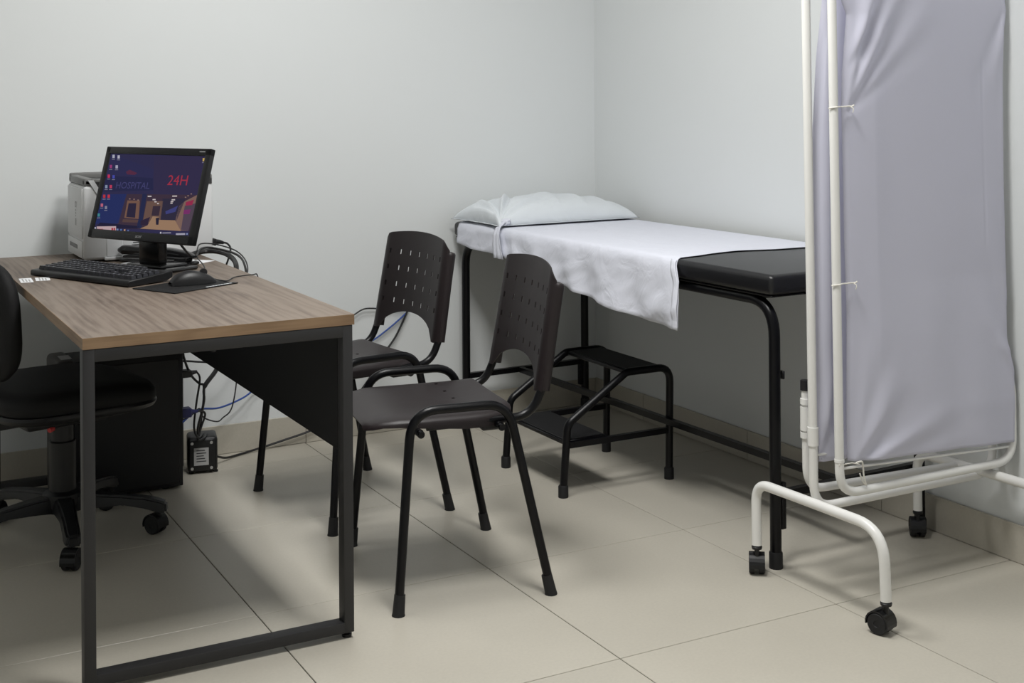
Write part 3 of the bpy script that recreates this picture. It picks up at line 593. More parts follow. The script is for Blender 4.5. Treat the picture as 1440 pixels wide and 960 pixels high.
make_chair('farther brown plastic chair with slotted backrest, behind the other one and nearer the back wall', (-1.361, -.721, 0), math.radians(6.2))

# ------------------------------------------------------------------ examination bed
bed = thing('examination_bed', 'black padded examination couch on a black tube frame along the right wall', 'bed', (-.59, -1.827, 0), math.radians(1.65))
BL, BW = 1.738, .540
for x in (0, BW):
    b = B(); tube(b, fillet([(x, 0, .02), (x, 0, .704), (x, BL, .704), (x, BL, .02)], .095, 10), .0155, 14); lp = obj('leg_loop', b, BLACKTUBE, bed)
    for y in (0, BL):
        b = B(); lathe(b, [(.0185, 0), (.0185, .040), (.0165, .044)], 14, Matrix.Translation((x, y, 0))); obj('rubber_foot', b, RUBBER, lp)
for y in (0, BL):
    b = B(); tube(b, [(.012, y, .193), (BW - .012, y, .193)], 0, sq=(.0098, .0098)); obj('cross_bar', b, BLACKTUBE, bed)
    b = B(); tube(b, [(.0, y + (.12 if y == 0 else -.12), .704), (BW, y + (.12 if y == 0 else -.12), .704)], .012, 10); obj('cross_bar', b, BLACKTUBE, bed)
b = B(); tube(b, [(.235, .012, .193), (.235, BL - .012, .193)], 0, sq=(.0098, .0098)); obj('centre_bar', b, BLACKTUBE, bed)
for x, y in ((.022, .0), (BW - .022, BL)):
    b = B(); box(b, (x - .008, y - .010, .10), (x + .008, y + .010, .225), .003, 2); obj('bracket', b, BLACKTUBE, bed)
for x, y in ((.016, 0), (BW - .016, BL)):
    b = B(); cyl(b, (x - .006, y, .508), (x + .012, y, .508), .007, 10); box(b, (x + .004, y - .010, .498), (x + .012, y + .010, .520), .002, 1); obj('knob', b, BLACKPLASTIC, bed)
b = B(); box(b, (-.022, -.015, .7185), (.565, 1.775, .724), .002, 1); obj('base_board', b, BLACKTUBE, bed)
b = B(); t = B(); box(t, (-.030, -.024, .7235), (.573, 1.782, .779), .016, 4)
merge(b, t); obj('mattress', b, VINYL, bed, smooth=60)
# sheet
def wld(o_loc, rz, p):
    return Matrix.Translation(o_loc) @ Matrix.Rotation(rz, 4, 'Z') @ Vector(p)
hem = [(.34, .583), (.41, .584), (.551, .591), (.702, .602), (.862, .622), (1.057, .645), (1.25, .668), (1.336, .683), (1.434, .690), (1.605, .692), (1.747, .705)]
XE, ZT, RR = -.0325, .7815, .017
def sheetp(s, t_):
    "s along the bed (0 foot end), t_ metres of cloth from the wall side"
    top = .566 - (XE + RR); arc = RR * math.pi / 2
    tt = t_
    f = interp([(0, .375), (.1, .385), (.2, .405), (.33, .425), (.45, .422), (.56, .392), (.60, .378), (.66, .350), (.80, .345)], tt) + .006 * math.sin(tt * 23)
    y = f + (1.735 - f) * s
    h = interp(hem, y) - .0
    L3 = ZT - RR - h
    k = tt / .80
    d = tt * (top + arc + L3) / .80
    n1 = noise.noise(Vector((d * 3.1, y * 2.4, 1.7))); n2 = noise.noise(Vector((d * 9, y * 5, 4.2)))
    if d < top:
        x = .566 - d; e = min(1, (top - d) / .1)
        z = ZT + .0010 + .0016 * (n1 * .5 + .5) + .0012 * max(0, n2) * e
    elif d < top + arc:
        a = (d - top) / RR; x = XE + RR - RR * math.sin(a); z = ZT - RR + RR * math.cos(a)
    else:
        q = (d - top - arc) / max(L3, .01); z = ZT - RR - (d - top - arc)
        fade = q ** .8
        amp = interp([(.34, .018), (.7, .015), (1.1, .012), (1.35, .006), (1.74, .003)], y)
        wv = math.sin(y * 21 + 2.2 * math.sin(y * 6 + 1.0) + q * 1.6) + .35 * math.sin(y * 47 + q * 2.5 + 1)
        dg = noise.noise(Vector((y * 6 + q * 1.2, q * 1.5 - y * 2.0, 8.3)))
        x = XE - .003 - fade * (amp * (.9 + .60 * wv) + amp * .9 * max(0, dg)) 
        x -= fade * .010 * max(0, noise.noise(Vector((y * 9 - q * 2.2, q * 2.2 + y, 5.5)))) + fade * .004 * noise.noise(Vector((y * 22 - q * 4, q * 5, 2.5)))
        # creases running down from the pillow corner
        for yc, w_, a_ in ((1.405, .012, .010), (1.33, .020, .006), (1.18, .03, .008)):
            x -= a_ * math.exp(-((y - yc + .05 * q) / w_) ** 2) * (.4 + .6 * q)
        y = y + .010 * q * math.sin(y * 9)
    return (x, y, z)
b = B(); NS, NT = 130, 76
tt_ = [.80 * (j / (NT - 1)) for j in range(NT)]
slab(b, NS, NT, lambda i, j: wld((-.59, -1.827, 0), math.radians(1.65), sheetp(i / (NS - 1), tt_[j])), (.0014, 0, -.0014))
solo_sheet = solo('bed_sheet', b, SHEET, 'white cotton sheet spread over the black couch and hanging off its left side', 'sheet', (-.62, -.9, .78), smooth=180)
# the doubled hem at the foot end of the sheet
b = B()
def hemf(i, j):
    t_ = .60 + .20 * i / 24; p = Vector(sheetp(.004 + .018 * j / 3, t_)); return wld((-.59, -1.827, 0), math.radians(1.65), p + Vector((-.0045 - .002 * math.sin(i * .5), -.006, 0)))
slab(b, 25, 4, hemf, (.0012, 0, -.0006))
bmesh.ops.transform(b, matrix=wl(solo_sheet).inverted(), verts=b.verts); obj('folded_hem', b, SHEET, solo_sheet, smooth=180)
# pillow
pil = thing('pillow', 'white pillow in a creased cotton case at the head of the couch', 'pillow', (-.59, -1.827, .7865), math.radians(1.65))
PCX, PCY, PWX, PWY = .268, 1.592, .306, .178
creases = [((-1, -1), (-.36, .60), .034, .019), ((-1, -1), (-.74, .70), .036, .017), ((-1, -1), (-.05, -.15), .040, .012), ((-1, -1), (-.98, .5), .05, .015), ((-.1, -.85), (.12, .6), .09, .006), ((.28, -.85), (.42, .6), .09, .007), ((.68, -.75), (.6, .5), .08, .006)]
def pilf(u, v, top):
    k = 1 - .045 * (1 - abs(u) ** 3) * 1 * abs(v) ** 4; k2 = 1 - .05 * (1 - abs(v) ** 3) * abs(u) ** 4
    x = PCX + PWX * u * k2; y = PCY + PWY * v * k
    e = max(0, (1 - abs(u) ** 3.6)) ** .30 * max(0, (1 - abs(v) ** 2.8)) ** .48
    z0 = .0045
    if not top: return (x, y, z0 - .004 * e ** .5)
    h = .090 * e * (1 - .16 * max(0, u) - .10 * max(0, -u - .3))
    h += .012 * e * noise.noise(Vector((u * 1.7, v * 1.4, 3.3)))
    for (ax, ay), (bx, by), w_, a_ in creases:
        dx, dy = bx - ax, by - ay; L2 = dx * dx + dy * dy; tq = ((u - ax) * dx + (v - ay) * dy) / L2
        if 0 < tq < 1:
            dd = ((u - ax) * dy - (v - ay) * dx) / math.sqrt(L2) / (w_ * (.35 + 1.2 * tq))
            h += a_ * math.sin(math.pi * tq) ** .7 * (math.exp(-dd * dd) - .8 * math.exp(-(dd - 1.7) ** 2)) * min(1, e * 2.2)
    return (x, y, z0 + max(0, h))
b = B(); NU, NV = 84, 60
def uu(i, n):
    a = -1 + 2 * i / (n - 1); return math.copysign(1 - (1 - abs(a)) ** 1.25, a)
grid(b, NU, NV, lambda i, j: pilf(uu(i, NU), uu(j, NV), True)); t = B(); grid(t, NU, NV, lambda i, j: pilf(uu(i, NU), uu(j, NV), False)); merge(b, t)
bmesh.ops.remove_doubles(b, verts=b.verts, dist=.0004); obj('pillow_body', b, PILLOW, pil, smooth=180)
b = B()
def seam(i, j):
    a = i / 60
    u, v = [(-1 + 8 * a, -1), (1, -1 + 8 * (a - .25)), (1 - 8 * (a - .5), 1), (-1, 1 - 8 * (a - .75))][min(3, int(a * 4))]
    p = Vector(pilf(max(-1, min(1, u)), max(-1, min(1, v)), False)); d = Vector((p.x - PCX, p.y - PCY, 0)).normalized()
    return p + d * .007 * j + Vector((0, 0, .001 * math.sin(i * 1.9) * j))
slab(b, 61, 2, seam, (0, 0, .002)); obj('seam_flange', b, PILLOW, pil, smooth=180)
# gathered corner of the pillow case with its tail over the edge of the couch
b = B()
def tail(i, j):
    u = i / 18; v = -1 + 2 * j / 8
    p = interp([(0, 0), (1, 1)], u)
    c = [(.012, 1.434, .026), (.000, 1.426, .022), (-.020, 1.412, .012), (-.045, 1.402, .000), (-.0560, 1.396, -.022), (-.0600, 1.388, -.060), (-.0620, 1.372, -.105)]
    k = u * 6; a = min(5, int(k)); q = Vector(c[a]).lerp(Vector(c[a + 1]), k - a)
    wd = interp([(0, .030), (.25, .011), (.38, .008), (.55, .016), (1, .034)], u)
    return q + Vector((.006 * math.cos(v * 4.0) * (1 - u) - .003 * math.cos(v * 6), wd * v, .010 * math.cos(v * 1.6) * math.exp(-((u - .25) / .2) ** 2)))
slab(b, 19, 9, tail, (.0018, 0, -.0014)); obj('case_tail', b, SHEET, pil, smooth=180, label='twisted tail of the pillow case hanging over the edge')
b = B()
t = B(); bmesh.ops.create_icosphere(t, subdivisions=3, radius=1)
for v in t.verts: v.co = Vector((-.004 + v.co.x * .020, 1.424 + v.co.y * .017, .016 + v.co.z * .013)) * 1.0 + v.co.normalized() * .003 * math.sin(v.co.x * 9 + v.co.y * 11)
merge(b, t); obj('knot', b, SHEET, pil, smooth=180)

# ------------------------------------------------------------------ step stool
ss = thing('step_stool', 'black two-step stool of bent tube beside the couch', 'step stool', (-.57, -.837, 0))
for y in (-1.026, -.646):
    b = B(); tube(b, fillet([(-.769, y, .02), (-.752, y, .226), (-.530, y, .366), (-.360, y, .366), (-.366, y, .02)], [0, .045, .04, .048, 0], 7), .0125, 12); lp = obj('side_frame', b, BLACKTUBE, ss, True)
    for x in (-.769, -.366):
        b = B(); lathe(b, [(.016, 0), (.016, .034), (.014, .038)], 12, Matrix.Translation((x, y, 0))); obj('rubber_foot', b, RUBBER, lp, True)
    b = B(); tube(b, [(-.757, y, .160), (-.366, y, .160)], 0, sq=(.008, .009)); obj('lower_bar', b, BLACKTUBE, ss, True)
b = B(); box(b, (-.762, -1.018, .160), (-.602, -.654, .173), .003, 1); lo = obj('lower_step', b, BLACKTUBE, ss, True)
b = B(); box(b, (-.755, -1.012, .173), (-.609, -.660, .1755), .001, 1); obj('rubber_mat', b, RUBBER, lo, True)
b = B(); box(b, (-.528, -1.018, .357), (-.385, -.654, .370), .003, 1); up_ = obj('upper_step', b, BLACKTUBE, ss, True)
b = B(); box(b, (-.521, -1.012, .370), (-.392, -.660, .3725), .001, 1); obj('rubber_mat', b, RUBBER, up_, True)

# ------------------------------------------------------------------ folding screen
fs = thing('folding_screen', 'white tube folding privacy screen on casters with lavender white cloth', 'folding screen', (-.37, -2.06, 0))
LEAN = -.0125
def lx(x, z): return x + LEAN * (z - .3)
def twist(z): return .022 * max(0, min(1, (z - .44) / .34))
def loop(y, xl, xr, zb, zt, r, rad, tw=0, bow=.036):
    pts = fillet([(lx(xl, zt), y, zt), (lx(xl, zb), y, zb), (lx(xr, zb), y, zb), (lx(xr, .46), y, .46), (lx(xr - bow, .70), y + tw * twist(.70), .70), (lx(xr - bow, zt), y + tw * twist(zt), zt)], [rad, rad, rad, .2, .2, rad], 8, closed=True)
    b = B(); tube(b, pts, r, 14, closed=True); return b
YA, YB, YC = -2.050, -2.113, -1.985
obj('main_frame', loop(YA, -.655, -.024, .229, 1.72, .0112, .062), WHITEPAINT, fs, True)
obj('front_frame', loop(YB, -.628, -.020, .275, 1.735, .0112, .062, 1.7, .020), WHITEPAINT, fs, True)
b = B(); tube(b, fillet([(-.623, YC, .512), (-.620, YC, .252), (-.075, YC, .240), (-.045, YA, .236)], .06, 8), .0105, 12); rf = obj('rear_frame', b, WHITEPAINT, fs, True)
for x in (-.623,):
    b = B(); cyl(b, (x, YC, .505), (x, YC, .530), .0128, 12); obj('cap', b, RUBBER, rf, True)
    b = B()
    for z0, z1 in ((.470, .484), (.404, .464), (.385, .400)): cyl(b, (x, YC, z0), (x, YC, z1), .0135, 14)
    box(b, (x - .004, YA + .005, .41), (x + .004, YC - .005, .455), .002, 1); obj('hinge', b, WHITEPAINT, rf, True)
for z0, z1 in ((.385, .43),):
    b = B(); cyl(b, (lx(-.655, z0), YA, z0), (lx(-.655, z1), YA, z1), .0138, 14); obj('collar', b, WHITEPAINT, fs, True)
    b = B(); cyl(b, (lx(-.628, .35), YB, .355), (lx(-.628, .36), YB, .362), .0125, 14); obj('collar', b, WHITEPAINT, fs, True)
for z, dx in ((.40, 0), (1.62, -.036)):
    b = B(); tube(b, [(lx(-.024 + dx, z), YA, z), (lx(-.020 + dx * .55, z), YB + twist(z), z)], .006, 8); obj('hinge', b, WHITEPAINT, fs, True)
for x in (-.660, -.083):
    b = B(); tube(b, fillet([(x - .006, -1.842, .078), (x - .004, -1.838, .240), (x, -2.07, .243), (x + .006, -2.285, .243), (x + .012, -2.286, .078)], [0, .05, 0, .085, 0], 9), .0128, 14); obj('foot_bar', b, WHITEPAINT, fs, True)
def caster(root, x, y, ax, name='caster', rw=.0255, top=.082, m=BLACKPLASTIC, off=.012):
    a = Vector((math.cos(ax), math.sin(ax), 0)); tr = Vector((-math.sin(ax), math.cos(ax), 0)); c = Vector((x, y, rw)) + tr * off
    b = B(); cyl(b, (x, y, rw + .02), (x, y, top), .0065, 10); lathe(b, [(.013, 0), (.014, .006), (.009, .010)], 14, Matrix.Translation((x, y, top - .014)))
    hm = frame_m(c, tr, Vector((0, 0, 1)), a)
    t = B(); n = 12; P_ = []
    for k in range(n + 1):
        g = math.radians(-15 + 205 * k / n); P_.append((math.cos(g), math.sin(g)))
    for r0, r1, h in ((rw + .0012, rw + .0045, .0205),):
        for k in range(n):
            (c0, s0), (c1, s1) = P_[k], P_[k + 1]
            vs = [[t.verts.new((cc * r_, s_ * r_, z)) for z in (-h, h)] for cc, s_, r_ in ((c0, s0, r0), (c1, s1, r0), (c1, s1, r1), (c0, s0, r1))]
            for q in range(4): t.faces.new((vs[q][0], vs[(q + 1) % 4][0], vs[(q + 1) % 4][1], vs[q][1]))
            t.faces.new([v[0] for v in vs]); t.faces.new([v[1] for v in vs][::-1])
    bmesh.ops.remove_doubles(t, verts=t.verts, dist=1e-6); merge(b, t, hm)
    box(b, (-.010, -.012, -.006), (.010, .022, .006), .002, 1, hm)
    o = obj(name, b, m, root, True)
    for s in (-1, 1):
        b = B(); lathe(b, [(.0001, .0055 * s), (.006, .0055 * s), (rw, .006 * s), (rw, .018 * s), (rw - .003, .0205 * s), (.008, .0205 * s), (.007, .019 * s), (.0001, .019 * s)], 20, hm); obj('wheel', b, RUBBER, o, True)
    return o
caster(fs, -.666, -1.842, math.radians(-38)); caster(fs, -.648, -2.286, math.radians(-165), off=-.014)
caster(fs, -.089, -1.842, math.radians(-38)); caster(fs, -.071, -2.286, math.radians(-100))
def rods(y, xl, xr, z):
    b = B(); tube(b, [(lx(xl, z), y, z + .025 * (z < 1)), (lx(xr - (.036 if z > 1 else 0), z), y, z)], .0035, 8); return b
for y, xl, xr in ((YA, -.655, -.024), (YB, -.628, -.020)):
    for z in ((.313, 1.69) if y == YB else (.335, 1.68)): obj('cloth_rod', rods(y, xl, xr, z), WHITEPAINT, fs, True)
# cloths
LF = [(.335, -.594), (.437, -.597), (.716, -.594), (.891, -.600), (1.066, -.6025), (1.2225, -.6065), (1.30, -.6045), (1.45, -.588), (1.484, -.605), (1.70, -.612)]
RF = [(.322, -.014), (.439, -.010), (.516, -.016), (.60, -.040), (.746, -.046), (1.048, -.051), (1.312, -.049), (1.426, -.045), (1.48, -.036), (1.51, -.042), (1.70, -.048)]
def ridge(x, z, p0, p1, w_, a_):
    dx, dz = p1[0] - p0[0], p1[1] - p0[1]; L2 = dx * dx + dz * dz; q = ((x - p0[0]) * dx + (z - p0[1]) * dz) / L2
    if q < -.02 or q > 1: return 0
    q = max(q, 0); d = ((x - p0[0]) * dz - (z - p0[1]) * dx) / math.sqrt(L2) / (w_ * (.25 + q))
    return a_ * (q + .05) ** .3 * (1 - q) ** 1.2 * (math.exp(-d * d) - .55 * math.exp(-(d - 1.8) ** 2))
RIDGES = [((-.603, 1.222), (-.40, 1.60), .030, .030), ((-.603, 1.235), (-.50, 1.66), .026, .030), ((-.60, 1.33), (-.42, 1.70), .030, .022), ((-.603, 1.22), (-.30, 1.50), .03, .010),
          ((-.592, .335), (-.45, .56), .036, .030), ((-.592, .335), (-.22, .45), .030, .022), ((-.592, .335), (-.52, .70), .030, .014), ((-.592, .34), (-.10, .37), .02, .008),
          ((-.02, .51), (-.16, .72), .03, .012), ((-.045, .70), (-.16, 1.00), .05, .010), ((-.04, 1.47), (-.12, 1.20), .03, .012), ((-.02, .56), (-.10, .60), .02, .010)]
def front(i, j, nu, nv):
    s = i / (nu - 1); zb = .352 + (.327 - .352) * s; z = zb + (1.70 - zb) * j / (nv - 1)
    xl, xr = interp(LF, z), interp(RF, z); x = xl + (xr - xl) * s
    y = YB + .002 - .0135 * min(1, s * 6) * 1.0
    e = min(1, s * 14) * min(1, (1 - s) * 20 + .15)
    d = sum(ridge(x, z, *r_) for r_ in RIDGES)
    d += .004 * math.sin(x * 38 + z * 2.1) * max(0, math.sin(z * 2.4 + 1)) * .5 + .010 * noise.noise(Vector((x * 4.5, z * 1.6, 2.2)))
    y -= d * e * .8 + .002
    # pressed fold lines left in the cloth
    y += .0012 * math.exp(-((x + .135) / .003) ** 2) * (1 if .85 < z < 1.35 else 0) + .0010 * math.exp(-((z - 1.0) / .003) ** 2) * (1 if x > -.19 else 0)
    y += twist(z) * s; x += .026 * s * twist(z) / .022
    if s > .97: y += .013 * ((s - .97) / .03) ** 2
    if s < .02: y += .008 * (1 - s / .02) ** 2
    return (x, y, z)
b = B(); NU, NV = 110, 170
slab(b, NU, NV, lambda i, j: front(i, j, NU, NV), (0, .0012, 0))
obj('front_cloth', b, FABRIC, fs, True, smooth=180)
LBk = [(.344, -.640), (.499, -.641), (.606, -.645), (.959, -.649), (1.135, -.648), (1.347, -.632), (1.489, -.612), (1.70, -.60)]
def back(i, j, nu, nv):
    z = .340 + (1.69 - .340) * j / (nv - 1); s = i / (nu - 1)
    x = interp(LBk, z) + (interp([(.34, -.034), (.5, -.036), (.66, -.075), (1.7, -.085)], z) - interp(LBk, z)) * s
    y = YA - .002 - .006 * min(1, s * 9)
    fold = .012 * math.exp(-((x + .612) / .014) ** 2) - .006 * math.exp(-((x + .588) / .010) ** 2) + .007 * math.exp(-((x + .628) / .006) ** 2)
    y -= fold * (1 if z > .5 else (z - .34) / .16) * min(1, s * 25)
    y -= ridge(x, z, (-.640, .345), (-.60, .62), .022, .016) + ridge(x, z, (-.58, .35), (-.63, .50), .02, .012) + .006 * noise.noise(Vector((x * 9, z * 2, 9.1)))
    if s < .02: y += .006
    return (x, min(y, YA + .012), z)
b = B(); slab(b, 70, 110, lambda i, j: back(i, j, 70, 110), (0, .0012, 0)); obj('back_cloth', b, FABRIC, fs, True, smooth=180)
# ties
for z, x1 in ((1.222, -.596), (.790, -.590)):
    b = B(); x0 = lx(-.628, z); tube(b, spline([(x0 - .016, YB, z - .003), (x0 - .004, YB - .0135, z), (x0 + .013, YB - .009, z + .001), ((x0 + x1) / 2, YB - .010, z + .001), (x1, YB - .013, z + .002), (x1 + .004, YB - .006, z)], 5), .0017, 6)
    tube(b, spline([(x1 - .002, YB - .012, z + .001), (x1 + .002, YB - .020, z - .004), (x1 + .001, YB - .019, z - .014)], 4), .0012, 6); tube(b, [(x1, YB - .014, z), (x1 + .005, YB - .020, z + .005)], .002, 6)
    obj('tie', b, TIEM, fs, True)
b = B(); tube(b, spline([(-.585, YB - .010, .349), (-.569, YB - .014, .351), (-.563, YB - .012, .335), (-.561, YB - .012, .315), (-.554, YB - .012, .293)], 5), .0022, 6); tube(b, spline([(-.573, YB - .011, .322), (-.563, YB - .011, .300), (-.552, YB - .011, .290)], 4), .0018, 6)
tube(b, [(-.6385, YB - .008, .350), (-.60, YB - .013, .352), (-.575, YB - .012, .345)], .0015, 6); obj('tie', b, TIEM, fs, True)

# ------------------------------------------------------------------ office chair
OCX, OCY = -2.205, -.640; FA = math.radians(12)
oc = thing('office_chair', 'black swivel office chair on five casters behind the desk', 'chair', (OCX, OCY, 0), FA)
def lobj(name, bm, m, parent, **k): return obj(name, bm, m, parent, **k)
for k, ang in enumerate((-22, -94, 50, 122, 194)):
    a = math.radians(ang) - FA; d = Vector((math.cos(a), math.sin(a), 0)); pp = Vector((-d.y, d.x, 0))
    b = B(); t = B(); secs = [(.03, .036, .082, .128), (.09, .031, .088, .126), (.17, .026, .092, .118), (.235, .025, .078, .109), (.268, .026, .066, .101), (.292, .020, .062, .092)]
    rr = []
    for q, hw, z0, z1 in secs: rr.append([t.verts.new(d * q + pp * s * hw * m_ + Vector((0, 0, z))) for s, z, m_ in ((-1, z0, 1), (1, z0, 1), (1, z1, .72), (-1, z1, .72))])
    for A, Q in zip(rr, rr[1:]):
        for q in range(4): t.faces.new((A[q], A[(q + 1) % 4], Q[(q + 1) % 4], Q[q]))
    t.faces.new(rr[0][::-1]); t.faces.new(rr[-1]); bmesh.ops.recalc_face_normals(t, faces=t.faces); bmesh.ops.bevel(t, geom=t.edges[:], offset=.006, segments=2, affect='EDGES', clamp_overlap=True); merge(b, t)
    lg = obj('base_arm', b, BLACKPLASTIC, oc)
    p = wl(oc) @ (d * .268)
    # the twin wheels hang from this arm
    c_ = caster(oc, p.x, p.y, math.radians([35, 150, 80, 10, 60][k]), rw=.027, top=.080)
b = B(); lathe(b, [(.052, .082), (.056, .10), (.054, .132), (.040, .140)], 20); obj('hub', b, BLACKPLASTIC, oc)
b = B(); lathe(b, [(.037, .135), (.037, .278), (.034, .281)], 20); obj('column_cover', b, BLACKPLASTIC, oc)
b = B(); lathe(b, [(.031, .27), (.031, .352)], 20); obj('column', b, BLACKPLASTIC, oc)
b = B(); box(b, (-.13, -.08, .335), (.11, .08, .370), .012, 2); obj('mechanism', b, BLACKPLASTIC, oc)
b = B(); tube(b, [(.0, -.05, .345), (-.055, -.07, .335)], .006, 8); lv = obj('lever', b, BLACKPLASTIC, oc)
b = B(); tube(b, [(-.053, -.0695, .3355), (-.066, -.074, .333)], .0085, 10); obj('lever_tip', b, RED, lv, label='small red tip of the chair lever')
b = B(); t = B(); NA = 40
def seatf(i, j):
    a = 2 * math.pi * i / NA; c, s = math.cos(a), math.sin(a); ee = .48
    X_, Y_ = .225 * math.copysign(abs(c) ** ee, c), .232 * math.copysign(abs(s) ** ee, s)
    k, z = [(.0, .464), (.45, .463), (.80, .462), (.93, .456), (.99, .442), (1.0, .424), (.985, .408), (.95, .400)][j]
    z += .010 * (1 - ((1 if c > 0 else 0) * abs(c) * 1.6 * k)) - .010
    return (X_ * k, Y_ * k, z)
grid(t, NA + 1, 8, seatf); bmesh.ops.remove_doubles(t, verts=t.verts, dist=1e-5); bmesh.ops.holes_fill(t, edges=[e for e in t.edges if e.is_boundary], sides=0); merge(b, t); obj('seat', b, UPHOL, oc, smooth=60)
b = B(); t = B()
def shellf(i, j):
    a = 2 * math.pi * i / NA; c, s = math.cos(a), math.sin(a); ee = .48
    k, z = [(.99, .404), (1.005, .396), (.98, .384), (.80, .370), (.3, .366)][j]
    return (.225 * math.copysign(abs(c) ** ee, c) * k, .232 * math.copysign(abs(s) ** ee, s) * k, z)
grid(t, NA + 1, 5, shellf); bmesh.ops.remove_doubles(t, verts=t.verts, dist=1e-5); bmesh.ops.holes_fill(t, edges=[e for e in t.edges if e.is_boundary], sides=0); merge(b, t); obj('seat_shell', b, BLACKPLASTIC, oc, smooth=50)
b = B(); tube(b, fillet([(-.08, 0, .352), (-.245, 0, .350), (-.252, 0, .60)], .06, 8), 0, sq=(.030, .008)); obj('back_support', b, BLACKPLASTIC, oc)
def backf(i, j):
    a = 2 * math.pi * i / NA; c, s = math.cos(a), math.sin(a); ee = .62
    k, dx = [(0, .030), (.5, .029), (.8, .024), (.93, .014), (1.0, -.006), (.98, -.022), (.85, -.030), (.4, -.033), (0, -.033)][j]
    y = .205 * math.copysign(abs(c) ** ee, c) * k; z = .170 * math.copysign(abs(s) ** ee, s) * k
    return (-.216 + dx + .55 * y * y - .05 * z, y, .655 + z)
b = B(); grid(b, NA + 1, 9, backf); bmesh.ops.remove_doubles(b, verts=b.verts, dist=1e-5); obj('backrest', b, UPHOL, oc, smooth=60)

# ------------------------------------------------------------------ computer tower, power block
TX0, TX1, TY0, TY1 = -2.175, -1.783, -.335, -.155
tw = thing('computer_tower', 'black computer tower with grey front standing under the desk', 'computer', ((TX0 + TX1) / 2, (TY0 + TY1) / 2, 0))
b = B(); box(b, (TX0 + .055, TY0, .008), (TX1, TY1, .438), .003, 2); obj('case', b, TOWER, tw, True)
b = B(); box(b, (TX0 + .07, TY0 - .0025, .02), (TX1 - .012, TY0 + .001, .418), .002, 1); obj('side_panel', b, TOWER, tw, True)
b = B(); box(b, (TX0, TY0 - .002, .008), (TX0 + .060, TY1 + .002, .444), .016, 3); obj('front_bezel', b, TOWERGREY, tw, True, label='dark grey front bezel')
b = B(); box(b, (TX0 + .022, TY0 + .03, .4442), (TX0 + .055, TY0 + .10, .4448)); obj('sticker', b, LABELM, tw, True, smooth=0, label='pale sticker on the top')
b = B(); box(b, (TX0 + .20, TY0 + .02, .438), (TX0 + .215, TY0 + .035, .4405), .001, 1); obj('latch', b, LABELM, tw, True)
for x in (TX0 + .08, TX1 - .05):
    for y in (TY0 + .03, TY1 - .03):
        b = B(); cyl(b, (x, y, 0), (x, y, .010), .012, 10); obj('foot', b, RUBBER, tw, True)
for y0, y1, z0, z1, m in ((-.31, -.20, .36, .42, BLACKPLASTIC), (-.31, -.265, .20, .26, PRINTGREY), (-.32, -.18, .12, .15, PRINTGREY)):
    b = B(); box(b, (TX1 - .001, y0, z0), (TX1 + .002, y1, z1)); obj('rear_port', b, m, tw, True, smooth=0)
UM = Matrix.Translation((-1.672, -.160, 0)) @ Matrix.Rotation(math.radians(-12), 4, 'Z')
ups = thing('power_block', 'small black power block with grey label on the floor behind the tower', 'power supply', (-1.672, -.160, 0))
b = B(); box(b, (-.052, -.05, .004), (.046, .05, .122), .012, 3, UM); obj('body', b, BLACKPLASTIC, ups, True)
b = B(); box(b, (-.048, -.056, .010), (.034, -.047, .116), .010, 3, UM); obj('face_plate', b, BLACKPLASTIC, ups, True)
b = B(); box(b, (-.032, -.0570, .030), (.016, -.0555, .088), mtx=UM); lb_ = obj('label', b, LABELM, ups, True, smooth=0, label='grey printed label')
b = B()
for k in range(5): box(b, (-.024, -.0574, .042 + k * .009), (.008 - .004 * (k % 3), -.0568, .045 + k * .009), mtx=UM)
obj('print', b, INK, lb_, True, smooth=0)
for x, z in ((-.038, .020), (.025, .020), (-.038, .104), (.025, .104)):
    b = B(); cyl(b, UM @ Vector((x, -.0545, z)), UM @ Vector((x, -.0580, z)), .005, 10); obj('screw', b, CHROME, ups, True)
b = B()
for x in (-.04, .04):
    for y in (-.035, .035): cyl(b, UM @ Vector((x, y, 0)), UM @ Vector((x, y, .006)), .008, 8)
obj('feet', b, RUBBER, ups, True)

# ------------------------------------------------------------------ cables under the desk and along the wall
def vga(t):
    b = B(); box(b, (-1.778, -.305, .216), (-1.745, -.270, .246), .003, 1); tube(b, [(-1.746, -.288, .231), (-1.722, -.284, .229)], lambda s: .009 - .004 * s, 8); obj('plug', b, VGABLUE, t, True, label='dark blue screen connector')
cable('screen_cable', 'black cable with dark blue connector in the back of the tower', [(-1.725, -.284, .229), (-1.700, -.262, .222), (-1.688, -.25, .205), (-1.700, -.245, .165), (-1.712, -.25, .128), (-1.690, -.235, .1245), (-1.668, -.19, .1245)], .0036, extra=vga)
def pl2(t):
    b = B(); box(b, (-1.779, -.30, .345), (-1.742, -.262, .368), .003, 1); tube(b, [(-1.744, -.281, .356), (-1.722, -.279, .358)], lambda s: .009 - .004 * s, 8); obj('plug', b, BLACKPLASTIC, t, True)
cable('tower_power_cable', 'black mains cord plugged high in the back of the tower', [(-1.724, -.279, .358), (-1.710, -.27, .33), (-1.72, -.262, .25), (-1.728, -.262, .17), (-1.712, -.255, .135), (-1.672, -.165, .1245)], .0034, extra=pl2)
cable('hanging_cable', 'black cable dropping from the desk underside into the cable sleeve', [(-1.776, -.31, .70), (-1.776, -.31, .46), (-1.766, -.30, .400), (-1.738, -.272, .345), (-1.708, -.255, .313), (-1.692, -.25, .303), (-1.690, -.24, .25), (-1.697, -.235, .19), (-1.705, -.23, .126)], .0040)
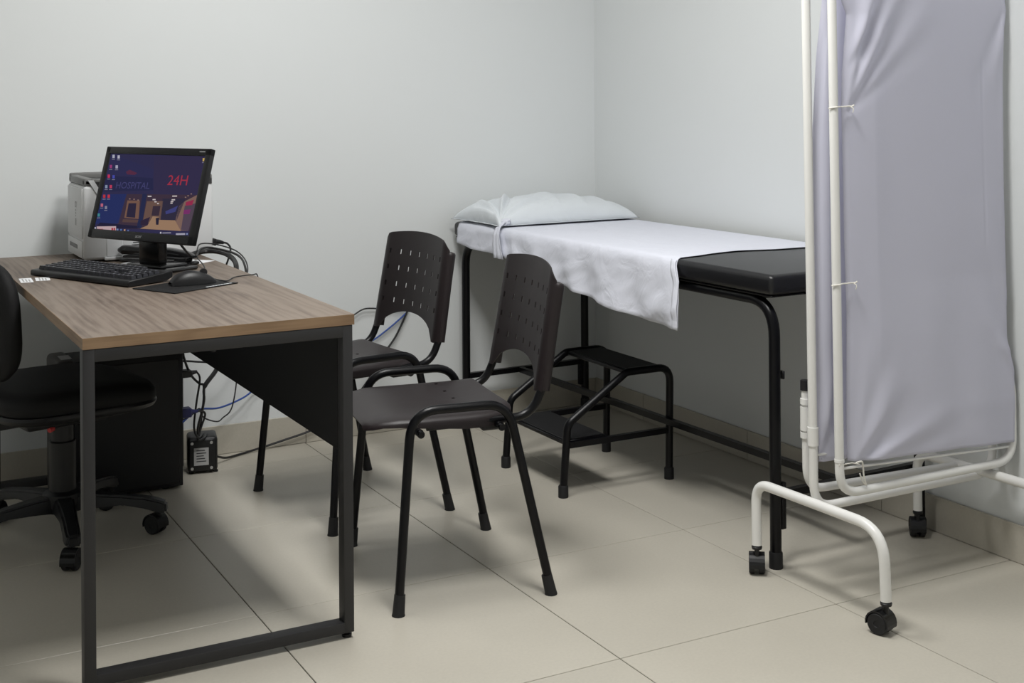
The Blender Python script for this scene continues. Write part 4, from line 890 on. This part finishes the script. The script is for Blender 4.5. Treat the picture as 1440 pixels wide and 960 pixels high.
cable('sleeved_cable', 'thick black cable sleeve slanting behind the side panel of the desk', [(-1.60, -.22, .44), (-1.645, -.245, .355), (-1.692, -.262, .303), (-1.694, -.262, .26), (-1.702, -.262, .22), (-1.715, -.262, .17), (-1.705, -.225, .126)], lambda s: .0075 if s < .36 else .0042)
cable('level_cable', 'black cable running level behind the tower toward the side panel', [(-1.783, -.25, .388), (-1.755, -.245, .390), (-1.70, -.235, .380), (-1.64, -.22, .372), (-1.55, -.14, .38), (-1.45, -.04, .40)], .0034)
cable('looping_cable', 'thin black cable looping below the side panel near the tower', [(-1.560, -.19, .40), (-1.566, -.20, .30), (-1.577, -.20, .228), (-1.590, -.20, .194), (-1.612, -.20, .178), (-1.632, -.20, .166), (-1.668, -.20, .178), (-1.688, -.205, .196), (-1.700, -.22, .222), (-1.735, -.24, .205), (-1.783, -.24, .190)], .0024)
def rj(t):
    b = B(); box(b, (-1.783, -.206, .168), (-1.752, -.194, .180), .002, 1, ); obj('plug', b, PRINTER, t, True, label='clear white network plug')
cable('network_cable', 'blue network cable sagging along the back wall to the tower', [(-1.753, -.20, .175), (-1.725, -.19, .193), (-1.68, -.16, .205), (-1.60, -.11, .190), (-1.50, -.05, .200), (-1.42, -.02, .232), (-1.25, -.013, .285), (-1.10, -.013, .315), (-1.00, -.013, .345), (-.93, -.013, .385), (-.873, -.013, .425), (-.845, -.012, .448)], .0033, BLUE, extra=rj)
cable('wall_cable', 'black cable hanging down the back wall behind the chairs to the power block', [(-.845, -.016, .460), (-.862, -.016, .425), (-.900, -.016, .355), (-.945, -.016, .298), (-1.00, -.018, .220), (-1.08, -.020, .13), (-1.17, -.022, .072), (-1.25, -.025, .044), (-1.34, -.026, .026), (-1.42, -.030, .012), (-1.52, -.06, .0055), (-1.575, -.10, .012), (-1.615, -.135, .03)], .0040)
cable('drooping_cable', 'black cable arching from the desk edge along the back wall', [(-1.55, -.05, .46), (-1.40, -.03, .41), (-1.25, -.02, .40), (-1.12, -.018, .425), (-1.066, -.018, .452), (-1.036, -.018, .467), (-1.007, -.018, .470), (-.94, -.016, .462), (-.86, -.014, .452)], .0030)
